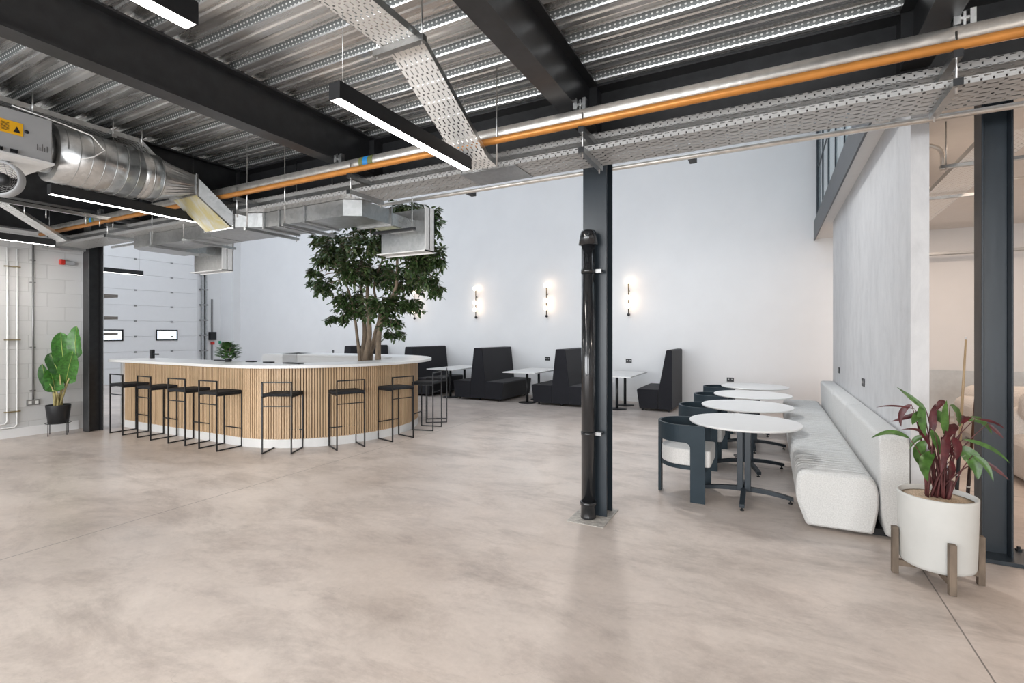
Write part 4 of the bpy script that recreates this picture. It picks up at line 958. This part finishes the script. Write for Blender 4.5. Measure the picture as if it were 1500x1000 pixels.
# left planter
lx_, ly_ = -9.97, 3.62
pl = thing('potted_plant', 'tall broad-leaved plant in a black pot on thin legs by the blockwork wall', 'potted plant', (lx_, ly_, 0))
MB().lathe([(0, .18), (.115, .18), (.125, .19), (.155, .46), (.155, .475), (.147, .475), (.14, .43), (0, .43)], n=44).build('pot', MBLK, pl)
MB().lathe([(0, .435), (.142, .435)], n=30).build('soil', MSOIL, pl)
m = MB()
for k in range(4):
    a = k * PI / 2 + .35; m.tube([(.155 * math.cos(a), .155 * math.sin(a), 0), (.155 * math.cos(a), .155 * math.sin(a), .25)], .006, 8)
m.tube([(.155 * math.cos(2 * PI * q / 32), .155 * math.sin(2 * PI * q / 32), .19) for q in range(33)], .005, 6, caps=False)
m.build('stand', MBLK, pl)
MLBAN = m_leaf('banana_leaf', (.05, .165, .026), (.08, .22, .04), rough=.34)
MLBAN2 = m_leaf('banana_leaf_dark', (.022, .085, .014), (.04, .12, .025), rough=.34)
MRIB = mat('leaf_rib', (.35, .48, .12), .5); MSTB = mat('pale_stem', (.42, .36, .16), .6, var=.35, scale=12)
mg, mr, ms, mdk = MB(), MB(), MB(), MB()
for k, (a, b, c_, w) in enumerate(LEFTLEAVES):
    a, b, c_ = [Vector(q) - Vector((lx_, ly_, 0)) for q in (a, b, c_)]
    hint = (.95, -.55 + random.uniform(-.25, .25), .25)
    hint = (.9, -.5 + (-.45, .4, -.1, .3, -.5, .2, .4)[k], (.5, .1, -.25, .3, .5, .05, -.3)[k])
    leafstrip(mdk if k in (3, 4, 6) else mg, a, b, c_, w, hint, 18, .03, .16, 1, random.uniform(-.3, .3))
    n_ = Vector((.95, -.55, .2)).normalized() * .003
    mr.tube([a + n_, b + n_, c_ + n_], [.006, .005, .002], 6)
    base = Vector((random.uniform(-.06, .06), random.uniform(-.06, .06), .43))
    ms.tube([base, base * .5 + a * .5 + Vector((0, 0, .02)), a], [.018, .012, .007], 8)
for k in range(4):
    x, y = random.uniform(-.07, .07), random.uniform(-.06, .06); ms.tube([(x, y, .43), (x * 1.1, y, .55), (x * 1.6, y * 1.3, .66)], [.02, .014, .006], 8)
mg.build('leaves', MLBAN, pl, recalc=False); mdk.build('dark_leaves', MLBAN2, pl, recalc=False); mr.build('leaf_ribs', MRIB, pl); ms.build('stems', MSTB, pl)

# small leafy plant on the bar
sx_, sy_ = -7.40, 4.74
ps = thing('small_plant', 'small bushy green plant standing on the bar', 'potted plant', (sx_, sy_, 1.165))
MB().lathe([(0, 0), (.045, 0), (.052, .045), (.047, .045), (0, .04)], n=20).build('pot', MBLK, ps)
MLS = m_leaf('fiddle_leaf', (.045, .12, .025), (.07, .16, .04))
m = MB(); s_ = MB(); random.seed(3)
for k in range(190):
    a = random.uniform(0, 2 * PI); h = random.uniform(.0, 1); rr = random.uniform(.3, 1)
    R_ = .14 * math.sin(PI * (.2 + .75 * h)) * rr; p = Vector((R_ * math.cos(a), R_ * math.sin(a), .03 + .25 * h))
    d = Vector((math.cos(a), math.sin(a), .5)) * .085; leafstrip(m, p, p + d * .5, p + d + Vector((0, 0, -.01)), .06, (0, 0, 1), 5, 0, .1)
for k in range(6):
    a = k * PI / 3; s_.tube([(0, 0, .05), (.03 * math.cos(a), .03 * math.sin(a), .14), (.06 * math.cos(a), .06 * math.sin(a), .24)], .004, 6)
m.build('leaves', MLS, ps, recalc=False); s_.build('stems', MTRK, ps)

# tree in the middle of the bar
tx, ty = -6.15, 6.45
tr_ = thing('indoor_tree', 'tall multi-stemmed ficus tree rising from the middle of the bar', 'tree', (tx, ty, 0))
MB().lathe([(0, 0), (.32, 0), (.36, .55), (.32, .55), (.3, .5), (0, .5)], n=36).build('planter', MTOP, tr_)
m = MB()
def smooth_path(P, n=5):
    out = []; P = [Vector(p) for p in P]
    for i in range(len(P) - 1):
        a = P[max(i - 1, 0)]; b = P[i]; c_ = P[i + 1]; d = P[min(i + 2, len(P) - 1)]
        for k in range(n):
            t = k / n; out.append(.5 * ((2 * b) + (c_ - a) * t + (2 * a - 5 * b + 4 * c_ - d) * t * t + (3 * b - a - 3 * c_ + d) * t ** 3))
    out.append(P[-1]); return out
T0 = Vector((tx, ty, 0)); stems = []
for P, r0, r1 in TREESTEMS:
    q = smooth_path([Vector(p) - T0 for p in P]); n = len(q); stems.append(q)
    m.tube(q, [r0 + (r1 - r0) * i / (n - 1) for i in range(n)], 9)
random.seed(21)
allp = [p for q in stems for p in q[len(q) // 3:]]
lf = MB(); tw = MB()
for (cx_, cy_, cz_, rx, ry, rz_, cnt) in TREECLUSTERS:
    c_ = Vector((cx_, cy_, cz_)) - T0
    near = min(allp, key=lambda p: (p - c_).length + .4 * max(0, p.z - c_.z))
    mid = (near + c_) * .5 + Vector((0, 0, .08)); tw.tube(smooth_path([near, mid, c_], 3), [.014, .012, .011, .009, .008, .006, .005], 6)
    nt = max(3, int(cnt / 9))
    for k in range(nt):
        a = random.uniform(0, 2 * PI); e = random.uniform(-.9, .9); rr = random.uniform(.35, 1.0) ** .6
        out = Vector((math.cos(a) * math.cos(e), math.sin(a) * math.cos(e), math.sin(e)))
        endp = c_ + Vector((out.x * rx, out.y * ry, out.z * rz_)) * rr + Vector((0, 0, -.03))
        startp = c_ + Vector((out.x * rx, out.y * ry, out.z * rz_)) * (rr * .35)
        mp = (startp + endp) * .5 + Vector((0, 0, .05))
        q = smooth_path([startp, mp, endp], 4); tw.tube(q, .0028, 4, caps=False)
        for j in range(9):
            t = random.uniform(.1, 1); i0 = min(len(q) - 2, int(t * (len(q) - 1))); p = q[i0] + (q[i0 + 1] - q[i0]) * random.random()
            d = (q[-1] - q[0]).normalized(); sd_ = Vector((random.uniform(-1, 1), random.uniform(-1, 1), random.uniform(-.6, .3)))
            v = (d * .5 + sd_ + Vector((0, 0, -.35))).normalized() * random.uniform(.075, .115)
            sidev = v.cross(Vector((random.uniform(-.5, .5), random.uniform(-.5, .5), 1))).normalized() * (v.length * .21)
            lf.add([p, p + v * .35 + sidev, p + v * .75 + sidev * .75, p + v, p + v * .75 - sidev * .75, p + v * .35 - sidev, p + v * .5 + Vector((0, 0, -.004))],
                   [(0, 1, 6), (1, 2, 6), (2, 3, 6), (3, 4, 6), (4, 5, 6), (5, 0, 6)], True)
m.build('trunk', MTRK, tr_); tw.build('branches', MTRK, tr_)
MLT = m_leaf('ficus_leaf', (.040, .075, .022), (.085, .13, .045), rough=.38)
lf.build('foliage', MLT, tr_, recalc=False)

# ------------------------------------------------------------------ lights
def area(name, loc, rot, sx, sy, e, col):
    a = bpy.data.lights.new(name, 'AREA'); a.shape = 'RECTANGLE'; a.size = sx; a.size_y = sy; a.energy = e; a.color = col
    o = bpy.data.objects.new(name, a); COL.objects.link(o); o.location = loc; o.rotation_euler = rot; return o
for y, w in ((6.3, .8), (8.4, .8)): area('rooflight_daylight', (-6, y, ZR + .05), (0, 0, 0), 22, w, 105, (.84, .91, 1))
for cx0, e0 in ((-14.5, 130), (-8.5, 72), (-2.5, 76), (3.5, 60)): area('back_wall_fill', (cx0, 4.6, 5.55), (rad(-90), 0, 0), 5.0, 1.9, e0, (.80, .89, 1))  # unseen fill panels on the solid upper wall, added to brighten the back wall
for a, b in wins: area('window_daylight', ((a + b) / 2, -5.95, 1.75), (rad(90), 0, 0), b - a, 2.9, 330, (.97, .985, 1))
for x, y, e in ((2.6, 9.6, 34), (2.4, 6.4, 28), (5.4, 8.0, 34)): area('downlight', (x, y, 3.47), (0, 0, 0), .5, .5, e, (1, .78, .62))
area('downlight', (3.6, 2.6, 3.3), (0, 0, 0), .5, .5, 45, (1, .88, .76))
hb = bpy.data.lights.new('high_bay', 'SPOT'); hb.shadow_soft_size = .2; hb.spot_size = rad(96); hb.spot_blend = .6; hb.energy = 540; hb.color = (1, .97, .93)
ho = bpy.data.objects.new('high_bay_light', hb); COL.objects.link(ho); ho.location = (-2.75, 8.6, 6.6); ho.rotation_euler = Vector((1.9, -5.2, -6.6)).to_track_quat('-Z', 'Y').to_euler()
W = bpy.data.worlds.new('world'); S.world = W; W.use_nodes = True
W.node_tree.nodes['Background'].inputs[0].default_value = (.80, .88, 1, 1); W.node_tree.nodes['Background'].inputs[1].default_value = 1.0

# ------------------------------------------------------------------ camera
F = 725.0
cd = bpy.data.cameras.new('camera'); cd.sensor_width = 36; cd.lens = 36 * F / 1500; cd.shift_y = -12 / 1500; cd.clip_end = 200; cd.clip_start = .05
co = bpy.data.objects.new('camera', cd); COL.objects.link(co); co.location = (0, 0, 1.6); co.rotation_euler = (rad(90), 0, math.atan((1128 - 750) / F)); S.camera = co
S.view_settings.view_transform = 'Standard'; S.view_settings.look = 'None'; S.view_settings.gamma = 1; S.view_settings.use_curve_mapping = False
S.view_settings.exposure = 0.0
S.cycles.use_denoising = True; S.cycles.max_bounces = 8; S.cycles.diffuse_bounces = 5; S.cycles.transparent_max_bounces = 12; S.cycles.sample_clamp_indirect = 8
